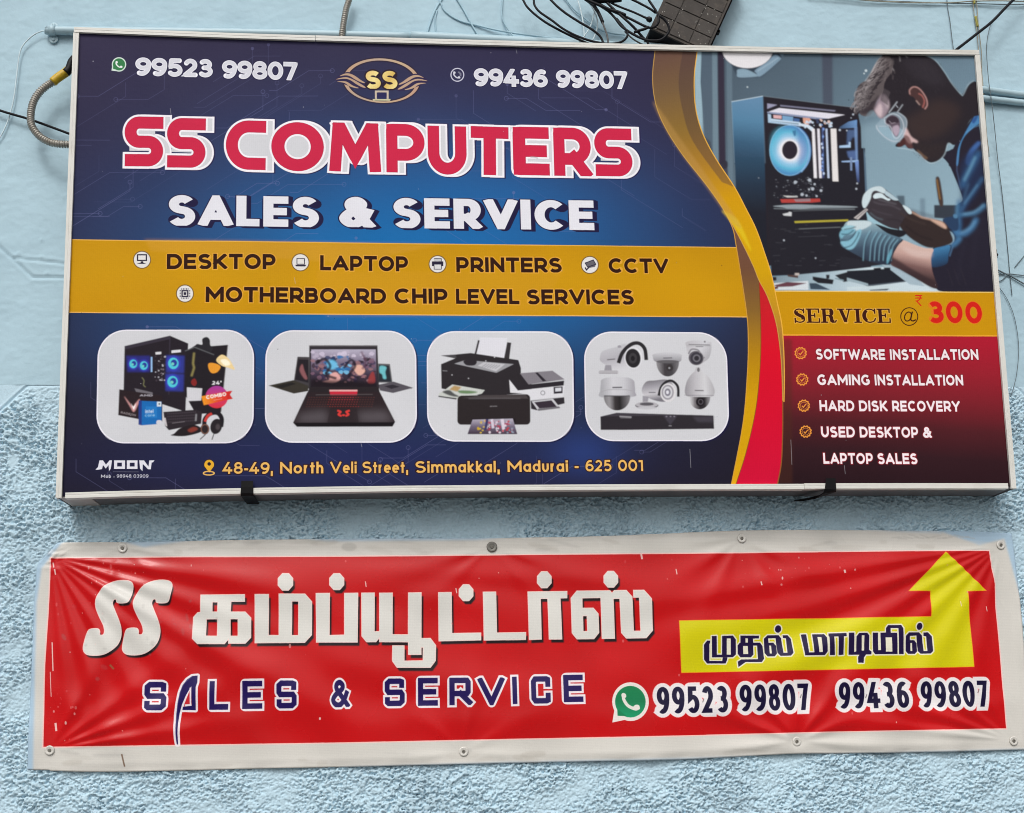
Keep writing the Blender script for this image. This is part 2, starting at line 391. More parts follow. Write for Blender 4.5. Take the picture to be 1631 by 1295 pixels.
def draw_sign(cv):
    Z = lambda x, y, s: setattr(cv, 'z', (x, y, s))
    P, Ln, lg, rg = cv.poly, cv.line, cv.lg, cv.rg
    rnd = random.Random(5)
    # ---- background of the print: navy with a blue bloom that is part of the artwork
    Z(0, 0, 1)
    cv.img *= (np.linspace(1.0, .40, cv.h, dtype=np.float32)[:, None, None] * np.linspace([1, 1, 1], [1., 1., .66], cv.h, dtype=np.float32)[:, None, :])
    Y, X = np.mgrid[0:cv.h, 0:cv.w].astype(np.float32)
    def bloom(cx, cy, rx, ry):
        c = cv.T([(cx, cy)])[0]
        return np.exp(-(((X - c[0]) / (rx * cv.ppx)) ** 2 + ((Y - c[1]) / (ry * cv.ppx)) ** 2))[..., None]
    for (cx, cy, rx, ry, col, k) in ((640, 370, 500, 250, (50, 58, 104), .7), (650, 430, 330, 170, (18, 112, 178), .95), (760, 330, 220, 90, (28, 100, 165), .5),
                                     (560, 520, 260, 70, (26, 100, 165), .5), (840, 470, 220, 60, (26, 100, 165), .4), (560, 735, 360, 60, (36, 46, 104), .5), (930, 720, 60, 40, (44, 70, 140), .5), (350, 560, 180, 50, (34, 66, 125), .35)):
        b = bloom(cx, cy, rx, ry) * k
        cv.img += (srgb(col) - cv.img) * b
    # circuit traces
    tc = (120, 122, 172)
    for i in range(150):
        x, y = rnd.uniform(120, 1150), rnd.uniform(70, 770)
        if 380 < y < 500: continue
        sx = -1 if x < 640 else 1
        if y > 400: sx = -sx
        pts = [(x, y)]; a = rnd.uniform(20, 90)
        pts.append((x + sx * a, y)) if rnd.random() < .5 else pts.append((x, y + a * .5))
        d = rnd.uniform(25, 110); pts.append((pts[-1][0] + sx * d, pts[-1][1] + d * .62))
        if rnd.random() < .5: pts.append((pts[-1][0] + sx * rnd.uniform(10, 60), pts[-1][1]))
        al = rnd.uniform(.08, .26)
        Ln(pts, .9, tc, al)
        e = pts[0] if rnd.random() < .5 else pts[-1]
        if rnd.random() < .55: Ln(ell(e[0], e[1], 3.2, 3.2, n=14), .9, tc, al + .05, closed=True)
        elif rnd.random() < .5: P(ell(e[0], e[1], 2.6, n=12), tc, al + .08)
    Ln([(195, 213), (258, 213), (300, 235)], 1, tc, .2)
    # ---- photograph area: workshop wall
    ph = [(1100, 60), (1640, 60), (1640, 470), (1225, 470), (1186, 330), (1140, 250), (1112, 200), (1106, 120)]
    P(ph, lg((1100, 80), (1500, 430), [(70, 84, 98), (86, 104, 118), (112, 138, 154), (140, 168, 184)]))
    P([(1105, 60), (1118, 60), (1116, 130), (1122, 215), (1135, 260), (1108, 180)], (150, 178, 192))
    P([(1117, 60), (1134, 60), (1136, 300), (1120, 230)], (84, 100, 116), .7, 2)
    P([(1134, 60), (1142, 60), (1146, 300), (1136, 290)], (116, 138, 152), .8, 1)
    P([(1143, 60), (1153, 60), (1156, 262), (1145, 262)], (52, 46, 62), 1, 1.2)
    P([(1156, 255), (1165, 300), (1158, 300), (1150, 262)], (60, 56, 70), .8, 1)
    P(ell(1154, 262, 6, 7), (48, 46, 58), .9, 1)
    P([(1157, 90), (1166, 90), (1168, 330), (1160, 300)], (104, 124, 138), .7, 2)
    P([(1309, 80), (1326, 80), (1327, 175), (1311, 168)], (60, 54, 72), .6, 5)
    P([(1120, 215), (1132, 225), (1136, 250), (1126, 245)], (60, 62, 70), .6, 1.5)
    P([(1370, 200), (1600, 140), (1600, 330), (1500, 420), (1375, 420)], (150, 178, 192), .45, 22)
    P([(1480, 60), (1600, 60), (1560, 150), (1530, 160)], (104, 126, 142), .5, 10)
    # lamp
    Z(1140, 70, 6.796)
    P([(150, 60), (640, 60), (720, 110), (700, 180), (500, 350), (240, 365), (150, 180)], (38, 48, 62), .75, 5)
    P(ell(345, 60, 275, 200), (226, 224, 228))
    P(sm([(240, 275), (330, 272), (450, 330), (440, 350), (250, 358), (232, 310)]), (134, 160, 178), 1, 2)
    P(sm([(430, 280), (560, 190), (640, 115), (700, 150), (690, 180), (490, 345), (440, 310)]), (128, 154, 174), 1, 2)
    Ln([(455, 290), (600, 200), (680, 145)], 10, (170, 192, 206), .7, 1)
    P([(680, 90), (745, 90), (725, 140), (700, 120)], (110, 134, 152), .9, 1)
    # ---- computer tower
    Z(1140, 70, 6.796)
    P([(172, 622), (512, 560), (535, 1300), (200, 1300)], lg((300, 580), (260, 1300), [(96, 134, 166), (84, 128, 160), (58, 92, 120), (44, 64, 86)]))
    Z(1140, 250, 5.629)
    P([(172, 0), (445, 0), (480, 1060), (400, 1060), (300, 640), (180, 280)], lg((300, 0), (320, 500), [(46, 74, 98), (38, 52, 70), (32, 34, 44)]))
    Z(1140, 70, 6.796)
    P([(512, 562), (1530, 692), (1572, 900), (1600, 1700), (1600, 2350), (560, 2400)], (38, 34, 42))
    Z(1140, 250, 5.629)
    P([(440, -100), (1340, -80), (1345, 380), (1400, 1030), (500, 1065)], (36, 35, 43))
    P([(1345, 0), (1360, 300), (1346, 380), (1325, -100)], (88, 112, 132))
    Z(1140, 70, 6.796)
    Ln([(172, 622), (514, 560)], 8, (190, 210, 222)); Ln([(516, 560), (1530, 690)], 5, (130, 140, 150), .8)
    Ln([(512, 562), (535, 1290)], 6, (120, 150, 176), .6, 1)
    Ln([(174, 622), (204, 1290)], 4, (150, 178, 196), .7)
    P([(560, 640), (670, 655), (560, 700)], (150, 150, 176)); P([(700, 655), (1300, 715), (1290, 730), (700, 672)], (120, 120, 142))
    P([(575, 730), (690, 690), (1400, 765), (1220, 806)], (222, 220, 232)); P([(560, 730), (700, 742), (1220, 806), (1100, 812), (560, 745)], (140, 150, 180))
    P([(565, 752), (600, 760), (604, 830), (920, 868), (920, 890), (570, 848)], (170, 196, 220))
    P([(625, 765), (715, 772), (715, 808), (628, 800)], (220, 176, 180)); P([(722, 772), (840, 786), (838, 838), (724, 822)], (120, 162, 200))
    P([(845, 800), (910, 808), (905, 850), (845, 845)], (70, 100, 150)); P([(945, 795), (1020, 800), (1045, 845), (1000, 880), (950, 850)], (216, 160, 140)); P([(600, 805), (920, 845), (920, 862), (600, 828)], (190, 212, 232))
    for _ in range(26): P(ell(rnd.uniform(960, 1260), rnd.uniform(810, 900), rnd.uniform(5, 16)), rnd.choice([(200, 220, 240), (120, 150, 200), (60, 70, 100), (230, 200, 190)]), .9)
    P([(900, 855), (1000, 870), (1060, 905), (1060, 960), (990, 900), (900, 880)], (205, 220, 236)); 
    # fan
    P(ell(815, 1150, 222, 275), (70, 110, 160)); P(ell(798, 1150, 213, 272), rg((805, 1147), 262, [(230, 226, 232), (226, 222, 228), (220, 224, 234), (150, 196, 226), (96, 178, 210), (80, 140, 190)]))
    P(sm([(880, 905), (980, 1010), (1010, 1150), (960, 1270), (900, 1320), (900, 1150)]), (84, 108, 176), .55, 10)
    P(sm([(600, 1050), (640, 940), (740, 890), (700, 1000), (650, 1180), (640, 1260)]), (84, 176, 204), .5, 10)
    Ln(ell(798, 1150, 214, 273), 5, (150, 196, 226), closed=True); Ln(sm([(900, 905), (990, 1010), (1020, 1150), (1000, 1280), (930, 1380)], False), 16, (130, 176, 220), .9, rnd=True)
    P([(830, 940), (870, 930), (870, 990), (850, 1000)], (60, 110, 150), .9, 1)
    P(ell(803, 1147, 100, 112), (240, 236, 240), .8, 6); P(ell(803, 1147, 84, 100), (44, 38, 48))
    # memory sticks
    for x0, x1, c in ((1042, 1085, (228, 226, 232)), (1100, 1138, (224, 222, 232)), (1190, 1222, (186, 200, 226)), (1245, 1318, (226, 222, 222))):
        P([(x0, 915), (x1 - 12, 915), (x1 + 12, 1450 if x1 < 1300 else 1486), (x0 + 22, 1450 if x1 < 1300 else 1484)], c)
    Ln([(1160, 900), (1165, 1450)], 22, (80, 100, 150), .9)
    for k in range(14): P(ell(1160 + rnd.uniform(-14, 14), 920 + k * 40, 11, 14), rnd.choice([(190, 206, 236), (60, 60, 90), (120, 150, 210)]))
    for x in (1085, 1092): Ln([(x, 950), (x + 20, 1440)], 12, (60, 54, 62))
    # right bay
    P([(1340, 900), (1440, 840), (1530, 820), (1530, 905), (1345, 915)], lg((1340, 900), (1530, 830), [(60, 80, 110), (110, 150, 200)]))
    P([(1425, 930), (1530, 930), (1530, 1010), (1480, 1010), (1440, 1090), (1420, 1090)], (78, 100, 140), .9, 3)
    P([(1340, 1100), (1440, 1090), (1440, 1060), (1462, 1060), (1462, 1120), (1340, 1122)], (170, 200, 232))
    P([(1420, 1160), (1530, 1150), (1530, 1260), (1440, 1230)], (84, 108, 156), .9, 4)
    P([(1500, 900), (1532, 900), (1540, 1300), (1520, 1300)], (120, 150, 196), .8, 2)
    for x, y, r in ((1488, 762, 10), (1466, 800, 6), (1344, 930, 12), (1420, 936, 8), (1180, 838, 12), (1232, 868, 12)): P(ell(x, y, r), (180, 190, 204))
    Z(1140, 250, 5.629)
    P([(1130, 35), (1280, 25), (1282, 45), (1130, 45)], (150, 180, 220)); P([(1205, 0), (1225, 0), (1225, 120), (1208, 120)], (120, 140, 176)); P([(1250, 40), (1282, 30), (1290, 230), (1268, 220)], lg((1260, 30), (1280, 230), [(120, 150, 210), (50, 56, 90)]))
    # motherboard clutter
    for _ in range(95):
        x, y = rnd.uniform(500, 960), rnd.uniform(180, 360)
        w = rnd.uniform(4, 18); P([(x, y), (x + w, y), (x + w, y + rnd.uniform(3, 9)), (x, y + 6)], rnd.choice([(120, 124, 134), (70, 72, 84), (160, 168, 180), (90, 90, 98)]), rnd.uniform(.4, .9))
    for x, y, r in ((870, 285, 14), (888, 243, 10), (838, 290, 9), (842, 206, 15), (945, 300, 12), (775, 335, 14), (715, 225, 14), (815, 345, 10), (906, 350, 9), (1270, 235, 8), (1262, 284, 9), (896, 906, 7), (612, 747, 8), (385, 188, 4)): P(ell(x, y, r), (184, 192, 204), .9)
    P([(580, 378), (935, 372), (940, 400), (860, 408), (590, 410)], (176, 66, 62)); P([(700, 378), (850, 372), (850, 398), (720, 402)], (150, 120, 126))
    P([(600, 345), (735, 350), (735, 360), (640, 362)], (196, 196, 196))
    P(sm([(515, 440), (700, 425), (900, 430), (1230, 440), (1240, 452), (900, 456), (700, 470), (600, 452)]), (160, 172, 180), .75)
    Ln([(520, 462), (760, 468), (1000, 462), (1250, 466)], 9, (110, 118, 124)); Ln([(690, 484), (1000, 474), (1250, 470)], 6, (90, 94, 100)); P([(600, 510), (650, 500), (660, 490), (682, 495), (680, 530), (610, 524)], (200, 202, 206))
    P([(705, 575), (1190, 558), (1190, 574), (710, 592)], (176, 164, 60)); Ln([(745, 645), (1120, 628)], 7, (110, 116, 120)); Ln([(740, 716), (1000, 706)], 3, (74, 76, 84))
    for _ in range(26):
        x, y = rnd.uniform(500, 1150), rnd.uniform(600, 980); Ln([(x, y), (x + rnd.uniform(10, 70), y + rnd.uniform(-4, 4))], 3, (90, 92, 100), .6)
    # ---- table with tools
    P([(500, 1075), (1000, 1030), (1400, 985), (2400, 985), (2400, 1300), (500, 1300)], lg((500, 1050), (1400, 1200), [(120, 138, 150), (160, 182, 194), (196, 212, 220)]))
    P([(520, 1130), (830, 1110), (832, 1190), (530, 1190)], (206, 214, 220)); P([(520, 1150), (640, 1120), (820, 1130), (690, 1160), (560, 1165)], (100, 62, 72)); P([(515, 1165), (560, 1160), (560, 1180), (515, 1185)], (90, 40, 46))
    P([(840, 1130), (900, 1130), (1030, 1190), (850, 1185)], (58, 72, 86)); P([(870, 1070), (1000, 1090), (1060, 1100), (1050, 1140), (920, 1130), (870, 1100)], (34, 34, 40)); P([(990, 1055), (1022, 1055), (1020, 1090), (992, 1090)], (40, 40, 46))
    P([(510, 1075), (545, 1075), (545, 1105), (515, 1110)], (36, 34, 40)); P([(640, 1055), (740, 1060), (740, 1085), (650, 1072)], (84, 64, 62)); P([(710, 1040), (750, 1040), (748, 1062), (712, 1060)], (190, 180, 176))
    P([(1070, 1060), (1180, 1030), (1330, 1090), (1150, 1120)], (38, 40, 46)); P([(1070, 1082), (1150, 1100), (1150, 1112), (1070, 1092)], (120, 140, 150))
    Z(1360, 250, 5.632)
    P([(-60, 1020), (330, 1000), (560, 1090), (540, 1110), (130, 1160), (-60, 1095)], (34, 36, 44)); P([(-60, 1080), (130, 1135), (130, 1155), (-60, 1110)], (150, 170, 180)); Ln([(130, 1150), (530, 1108)], 8, (84, 96, 108))
    P([(240, 960), (420, 985), (560, 1080), (640, 1160), (500, 1140), (330, 1010)], (160, 180, 192)); P([(180, 995), (245, 990), (245, 1015), (180, 1015)], (30, 30, 36)); P([(270, 990), (330, 990), (330, 1010), (275, 1012)], (30, 30, 36))
    P([(-60, 1165), (300, 1150), (650, 1195), (-60, 1200)], (196, 212, 218)); P([(140, 1190), (320, 1180), (300, 1195), (150, 1198)], (60, 66, 74)); P([(-120, 890), (330, 955), (100, 985), (-120, 1000)], (40, 40, 48))
    # ---- background pots
    P([(722, 430), (940, 430), (940, 560), (722, 545)], (44, 46, 56), .95, 2); P(sm([(735, 190), (765, 180), (785, 260), (805, 420), (770, 430), (745, 300)]), (70, 56, 52), 1, 2); Ln([(745, 200), (762, 300), (775, 380)], 12, (150, 110, 60), .8, 2)
    P([(595, 370), (640, 370), (645, 560), (600, 560)], (96, 118, 134), .6, 5); P([(385, 345), (455, 345), (460, 430), (420, 440)], (60, 72, 84), .8, 3); P([(450, 440), (720, 520), (720, 560), (520, 520)], (90, 104, 116), .5, 5)
    # ---- technician: shirt
    shirt = sm([(780, -30), (850, 60), (905, 180), (960, 320), (975, 390), (925, 430), (930, 500), (905, 570), (800, 560), (840, 640), (900, 700), (880, 780), (720, 810), (690, 880), (700, 1000), (760, 1200), (1300, 1205), (1300, 600), (1160, 0), (1130, -250), (1060, -250), (900, -80)], k=3)
    P(shirt, (38, 35, 48))
    Z(1360, 70, 6.796)
    P([(1010, 1225), (1060, 1160), (1140, 1000), (1280, 800), (1345, 740), (1400, 1300), (1400, 1500), (1030, 1320)], (40, 36, 48))
    P(sm([(1335, 745), (1360, 850), (1300, 900), (1200, 1000), (1150, 1120), (1130, 1300), (1110, 1300), (1130, 1130), (1180, 1010), (1250, 880)]), (74, 128, 176))
    P(sm([(1275, 830), (1330, 770), (1340, 800), (1300, 860)]), (40, 70, 130), .8, 2); Ln([(1210, 960), (1300, 900), (1360, 880)], 8, (110, 160, 200), .6, 2)
    P(sm([(1210, 1290), (1250, 1160), (1340, 1060), (1370, 1080), (1300, 1180), (1280, 1310)]), (66, 104, 166), .9, 5)
    Z(1360, 250, 5.632)
    Ln([(930, -10), (925, 120), (965, 300)], 7, (90, 110, 150), .7, 1)
    P(sm([(960, 60), (1100, -60), (1160, 100), (1120, 300), (1000, 480), (930, 700), (900, 640), (960, 380)]), (36, 50, 82), .7, 14)
    for pts, w, c, al, bl in (([(1120, -40), (1060, 80), (1005, 180), (975, 260)], 52, (58, 104, 152), .9, 6), ([(1090, 0), (1040, 110), (990, 210)], 14, (128, 186, 214), .85, 3),
            ([(1155, 190), (1080, 300), (1010, 400), (965, 480)], 26, (64, 110, 156), .85, 4), ([(1110, 250), (1040, 350), (990, 420)], 9, (110, 160, 196), .7, 2),
            ([(945, 395), (935, 500), (945, 620), (925, 710)], 46, (58, 104, 148), .9, 5), ([(930, 420), (925, 520), (935, 590)], 12, (110, 166, 200), .7, 3),
            ([(1175, 432), (1090, 500), (960, 518)], 34, (78, 130, 172), .9, 4), ([(1165, 430), (1080, 492), (985, 512)], 10, (130, 180, 212), .7, 2),
            ([(1098, 560), (1062, 630), (985, 690), (905, 668)], 44, (74, 128, 176), .9, 5), ([(1085, 575), (1040, 640), (960, 682)], 12, (126, 180, 216), .75, 3),
            ([(950, 730), (915, 770), (885, 790)], 46, (76, 130, 176), .9, 4), ([(1030, 240), (1000, 330), (985, 390)], 12, (84, 130, 170), .6, 3),
            ([(1000, 760), (960, 900), (940, 1100)], 10, (52, 50, 66), .8, 5), ([(1120, 640), (1080, 800), (1060, 1000)], 14, (48, 46, 60), .8, 6)):
        Ln(sm(pts, False), w * .85, c, al * .9, bl * 2.2, rnd=True)
    P(sm([(800, 555), (900, 530), (935, 520), (940, 640), (900, 660), (840, 620)]), (42, 62, 92), 1, 2); P(sm([(895, 515), (930, 515), (930, 545), (900, 545)]), (80, 124, 160), 1, 2)
    P(sm([(690, 880), (720, 820), (860, 790), (850, 880), (830, 960), (700, 985)]), lg((700, 800), (760, 1000), [(70, 130, 176), (46, 86, 124), (36, 44, 66)])); Ln([(860, 890), (890, 800)], 10, (80, 120, 160), .8, 1)
    for x in (840, 900, 960): Ln([(x, 1000), (x + 50, 1150)], 4, (60, 54, 62), .6, 2)
    # far arm
    P(sm([(510, 480), (620, 540), (760, 565), (830, 600), (870, 680), (880, 770), (700, 815), (560, 760), (440, 660), (400, 560)]), (52, 42, 42), 1, 1)
    Ln([(520, 490), (610, 540), (700, 560), (790, 590), (830, 640)], 16, (196, 160, 142), .85, 3)
    P(sm([(690, 560), (790, 580), (830, 620), (820, 640), (760, 610)]), (206, 170, 152), .9, 4)
    # far glove
    P(sm([(75, 400), (95, 330), (160, 275), (240, 262), (300, 300), (380, 365), (440, 430), (500, 460), (522, 500), (480, 520), (420, 600), (400, 660), (300, 640), (180, 590), (120, 540), (110, 460)]), (58, 52, 58))
    P(sm([(75, 400), (95, 330), (160, 275), (240, 262), (290, 300), (270, 325), (200, 300), (165, 320), (150, 380), (110, 450), (85, 450)]), (196, 212, 218))
    P(sm([(175, 350), (200, 325), (250, 325), (300, 365), (330, 375), (310, 390), (250, 365), (190, 372)]), (206, 222, 228))
    P(sm([(290, 300), (380, 365), (400, 385), (360, 385), (320, 360), (280, 330)]), (176, 196, 206))
    P(sm([(440, 430), (500, 460), (522, 500), (500, 510), (470, 480)]), (200, 216, 222))
    P(sm([(115, 490), (150, 530), (220, 580), (320, 630), (400, 650), (370, 668), (300, 655), (190, 600), (130, 560)]), (150, 186, 200)); P(sm([(190, 600), (260, 690), (400, 720), (470, 690), (450, 660), (330, 640)]), (34, 34, 40))
    for pts, w, c in (([(180, 400), (240, 420), (330, 430), (420, 470)], 16, (84, 78, 86)), ([(170, 470), (250, 500), (340, 520)], 12, (74, 68, 76)), ([(220, 380), (300, 400), (380, 420)], 10, (110, 108, 116)), ([(300, 560), (380, 560), (450, 590)], 14, (46, 40, 46)), ([(150, 500), (200, 540), (260, 560)], 10, (96, 110, 120)), ([(420, 500), (520, 560), (640, 600)], 18, (66, 54, 52)), ([(470, 620), (580, 700), (700, 740)], 22, (42, 35, 37))):
        Ln(sm(pts, False), w, c, .7, 4, rnd=True)
    P([(110, 460), (130, 470), (40, 560), (0, 545)], (190, 184, 184)); Ln([(20, 550), (115, 470)], 7, (90, 84, 88))
    # near arm and glove
    P(sm([(400, 760), (440, 742), (560, 790), (640, 815), (715, 825), (695, 900), (705, 1020), (750, 1165), (700, 1170), (560, 1090), (420, 1010), (330, 960), (340, 880)], k=4), lg((520, 790), (480, 1050), [(206, 176, 166), (190, 156, 148), (120, 90, 88), (66, 50, 52)]))
    P(sm([(330, 950), (420, 1010), (560, 1090), (700, 1170), (750, 1165), (735, 1130), (640, 1070), (500, 990), (350, 900)]), (56, 42, 46), .8, 6)
    P(sm([(430, 800), (560, 830), (690, 850), (680, 900), (520, 880)]), (214, 190, 184), .6, 8)
    P(sm([(-58, 580), (0, 570), (120, 570), (190, 600), (300, 680), (440, 735), (400, 790), (350, 880), (320, 965), (160, 940), (101, 918), (-39, 842), (-109, 800), (-120, 750), (-130, 698), (-100, 660), (-85, 610)], k=4), lg((0, 580), (60, 940), [(150, 176, 186), (96, 126, 144), (62, 78, 96), (44, 52, 68)]))
    P(sm([(-60, 600), (-40, 572), (40, 572), (130, 574), (160, 600), (90, 645), (20, 660), (-30, 690), (-60, 650)]), (196, 212, 218), .95, 2)
    P(sm([(-128, 690), (-100, 650), (-40, 640), (20, 650), (-20, 690), (-80, 700), (-110, 730)]), (120, 174, 194), 1, 1)
    P(sm([(-118, 765), (-60, 745), (-10, 720), (30, 660), (70, 650), (50, 730), (0, 815), (-60, 825)]), (132, 184, 204), .95, 2)
    P(sm([(-110, 640), (-60, 612), (10, 618), (-10, 640), (-80, 655)]), (150, 196, 210), .95, 1)
    for pts in ([(-110, 690), (-50, 690), (0, 655)], [(-115, 745), (-50, 745), (0, 700), (20, 665)], [(-90, 815), (-20, 790), (30, 720), (50, 670)], [(-90, 650), (-30, 640), (20, 625)]): Ln(sm(pts, False), 9, (36, 52, 70), .9, 1)
    for i, x in enumerate((130, 190, 230, 270, 310, 350, 380)):
        Ln(sm([(x + 20, 655 + i * 14), (x - 30, 760 + i * 8), (x - 45, 930)], False), 7, (140, 190, 210), .75, 1)
        Ln(sm([(x + 34, 660 + i * 14), (x - 16, 765 + i * 8), (x - 30, 930)], False), 6, (34, 42, 58), .8, 1)
    Ln(sm([(440, 738), (395, 790), (345, 880), (320, 965)], False), 10, (30, 34, 46)); P(sm([(300, 900), (340, 820), (330, 900), (300, 960)]), (110, 176, 200), .7, 2)
    # ---- technician: head
    Z(1360, 70, 6.796)
    head = sm([(300, 140), (360, 100), (520, 60), (700, 90), (860, 160), (960, 270), (1040, 390), (1130, 500), (1170, 545), (1220, 470), (1300, 402), (1400, 500), (1400, 740), (1280, 800), (1180, 960), (1100, 1090), (1020, 1080), (985, 1190), (920, 1260), (830, 1282), (760, 1240), (740, 1200), (680, 1170), (640, 1130), (590, 1130), (555, 1090), (520, 1110), (470, 1115), (455, 1085), (560, 960), (300, 800), (210, 720), (250, 640), (290, 540)], k=4)
    P(head, (42, 37, 43)); P(sm([(560, 820), (700, 740), (900, 600), (1150, 700), (1050, 900), (900, 1000), (700, 1050), (600, 960)]), (62, 49, 48), .75, 26)
    P(sm([(600, 1000), (700, 1060), (860, 1080), (980, 1060), (960, 1200), (840, 1260), (720, 1180)]), (50, 42, 44), .8, 14); P(sm([(520, 120), (740, 130), (900, 260), (980, 420), (800, 420), (600, 300)]), (54, 49, 56), .7, 22)
    for _ in range(120):
        x, y = rnd.uniform(430, 960), rnd.uniform(130, 520); Ln([(x, y), (x + rnd.uniform(4, 14), y + rnd.uniform(14, 34))], 4, rnd.choice([(58, 52, 58), (34, 30, 36), (66, 60, 66)]), .5, 1)
    for _ in range(90): P(ell(rnd.uniform(640, 980), rnd.uniform(1020, 1240), 5), rnd.choice([(64, 52, 50), (34, 30, 34)]), .5)
    Ln(sm([(760, 115), (880, 175), (980, 300), (1060, 425), (1160, 545), (1185, 545), (1240, 440), (1300, 398)], False), 7, (176, 200, 214), .9, 1)
    Ln(sm([(1060, 1090), (1020, 1078), (985, 1190), (920, 1262), (830, 1290), (755, 1240), (690, 1175), (590, 1140), (470, 1125)], False), 7, (190, 210, 220), .8, 1)
    P(sm([(300, 140), (250, 190), (180, 320), (130, 400), (60, 440), (10, 590), (40, 700), (80, 770), (160, 780), (210, 730), (250, 620), (310, 540), (340, 400), (420, 280), (400, 150)]), (92, 84, 86))
    for k in range(210):
        t = (k / 210.) ** .8; u = rnd.random()
        bx, by = 330 - 300 * t + 90 * u, 140 + 500 * t + 110 * (u - .3)
        L = rnd.uniform(50, 120); lit = max(0., 1 - u * 1.1)
        if u > .75 or rnd.random() < .3: c = (44, 38, 44)
        else: v = int(84 + 110 * lit * rnd.uniform(.5, 1)); c = (v, v - 7, v - 5)
        Ln(sm([(bx, by), (bx - L * .45, by + L * .3), (bx - L * .75, by + L * .85)], False, 4), rnd.uniform(4, 11), c, .85)
    for k in range(110):
        bx, by = rnd.uniform(50, 230), rnd.uniform(400, 700)
        if bx < 60 + (by - 440) * -.2: continue
        L = rnd.uniform(40, 90); lit = 1 - (bx - 20) / 260; v = int(70 + 120 * max(0, lit) * rnd.uniform(.4, 1)); c = (v, v - 7, v - 5) if rnd.random() < .68 else (50, 44, 50)
        Ln(sm([(bx, by), (bx - L * .55, by + L * .2), (bx - L * .7, by + L * .75)], False, 4), rnd.uniform(5, 11), c, .85)
    P(sm([(60, 740), (120, 760), (200, 730), (240, 650), (280, 580), (260, 560), (180, 650), (100, 700)]), (56, 48, 54), .85, 5)
    for k in range(16): 
        x, y = rnd.uniform(310, 440), rnd.uniform(150, 360); Ln([(x, y), (x + rnd.uniform(-16, 16), y + 46)], 7, (120, 110, 112), .6, 1)
    for a, b in (((495, 130), (502, 190)), ((560, 125), (580, 150)), ((420, 260), (432, 290))): Ln([a, b], 9, (150, 146, 150), .8, 1)
    Ln(sm([(300, 135), (250, 195), (180, 320), (120, 405)], False), 8, (200, 196, 196), .6, 2)
    P(sm([(265, 600), (320, 540), (375, 600), (380, 700), (320, 800), (278, 800), (222, 722), (240, 660)]), (150, 134, 144), 1, 5)
    P(sm([(250, 690), (285, 640), (310, 700), (300, 780), (275, 785), (232, 725)]), (206, 186, 192), .9, 6); P(sm([(320, 600), (345, 570), (380, 660), (365, 700)]), (190, 176, 180), .6, 5)
    for k in range(14): Ln(sm([(330 + k * 5, 480 + k * 3), (300 + k * 5, 560 + k * 4), (290 + k * 6, 610 + k * 4)], False, 4), 7, (52, 45, 52) if k % 3 else (110, 102, 106), .85, 1)
    P(sm([(160, 740), (215, 720), (250, 790), (170, 790), (110, 830)]), (120, 140, 152), .6, 3)
    P(sm([(560, 900), (620, 1000), (690, 1050), (680, 1070), (640, 1060), (600, 1080), (540, 990)]), (206, 176, 176), .95, 3)
    P(sm([(545, 990), (600, 1010), (640, 1130), (590, 1125), (550, 1080)]), (96, 62, 62), .8, 3); P(sm([(470, 1085), (540, 1010), (560, 1080), (500, 1115)]), (76, 44, 44), .9, 2)
    P(sm([(690, 1140), (760, 1200), (800, 1230), (770, 1250), (700, 1180)]), (112, 88, 72), .8, 3)
    # ear
    P(sm([(600, 520), (625, 465), (680, 460), (740, 510), (790, 590), (800, 660), (770, 712), (740, 680), (690, 640), (650, 575), (610, 560)]), (74, 52, 52))
    Ln(sm([(610, 545), (605, 500), (640, 465), (690, 470), (740, 515), (785, 590), (795, 660), (768, 705)], False), 12, (196, 150, 146), .9, 1); Ln(sm([(700, 535), (740, 560), (765, 620), (745, 690)], False), 14, (176, 104, 98), .85, 1); Ln([(675, 610), (715, 660)], 14, (176, 150, 144), .8, 1)
    # goggles
    P(sm([(240, 880), (262, 850), (330, 790), (400, 745), (480, 740), (560, 800), (575, 880), (530, 1000), (460, 1075), (400, 1060), (300, 980), (240, 920)]), (150, 170, 184), .6, 2)
    P(sm([(270, 905), (350, 900), (420, 960), (450, 1030), (400, 1035), (300, 970)]), (142, 172, 188), .75, 1); P(sm([(350, 880), (345, 820), (400, 770), (470, 790), (500, 850), (490, 960), (460, 1005), (410, 950), (370, 880)]), (96, 84, 96))
    P(sm([(420, 900), (480, 880), (495, 940), (460, 1000), (430, 960)]), (176, 160, 176), .9, 1); P(sm([(360, 860), (360, 810), (410, 780), (470, 800), (485, 850), (430, 850)]), (58, 48, 58)); Ln([(380, 830), (410, 860), (450, 850)], 8, (150, 140, 150), .8)
    for pts, w in (([(330, 800), (345, 860), (400, 900), (430, 1000), (470, 1020), (520, 960), (540, 880), (500, 790), (420, 755), (340, 800)], 12), ([(245, 880), (262, 930), (340, 1010), (420, 1050), (480, 1050)], 10), ([(380, 745), (470, 625)], 12), ([(470, 740), (530, 655)], 10), ([(480, 740), (560, 800), (572, 880), (540, 980), (490, 1060)], 9), ([(270, 890), (350, 890)], 6)):
        Ln(sm(pts, False) if len(pts) > 2 else pts, w * .7, (206, 214, 224), .85, 1, rnd=True)
    Ln([(440, 690), (500, 660)], 14, (50, 48, 56), .9); Ln([(455, 660), (480, 690)], 8, (190, 196, 206), .8)
    for x, y, r in ((132, 288, 14), (112, 318, 8), (350 - 1500, 462, 8)): P(ell(x, y, r), (206, 220, 226), .9)
    def soften(x0, y0, x1, y1, r):
        c = cv.T([(x0, y0), (x1, y0), (x1, y1), (x0, y1)]); a0, b0 = np.maximum(c.min(0).astype(int), 0); a1, b1 = c.max(0).astype(int)
        cv.img[b0:b1, a0:a1] = box3(cv.img[b0:b1, a0:a1], r)
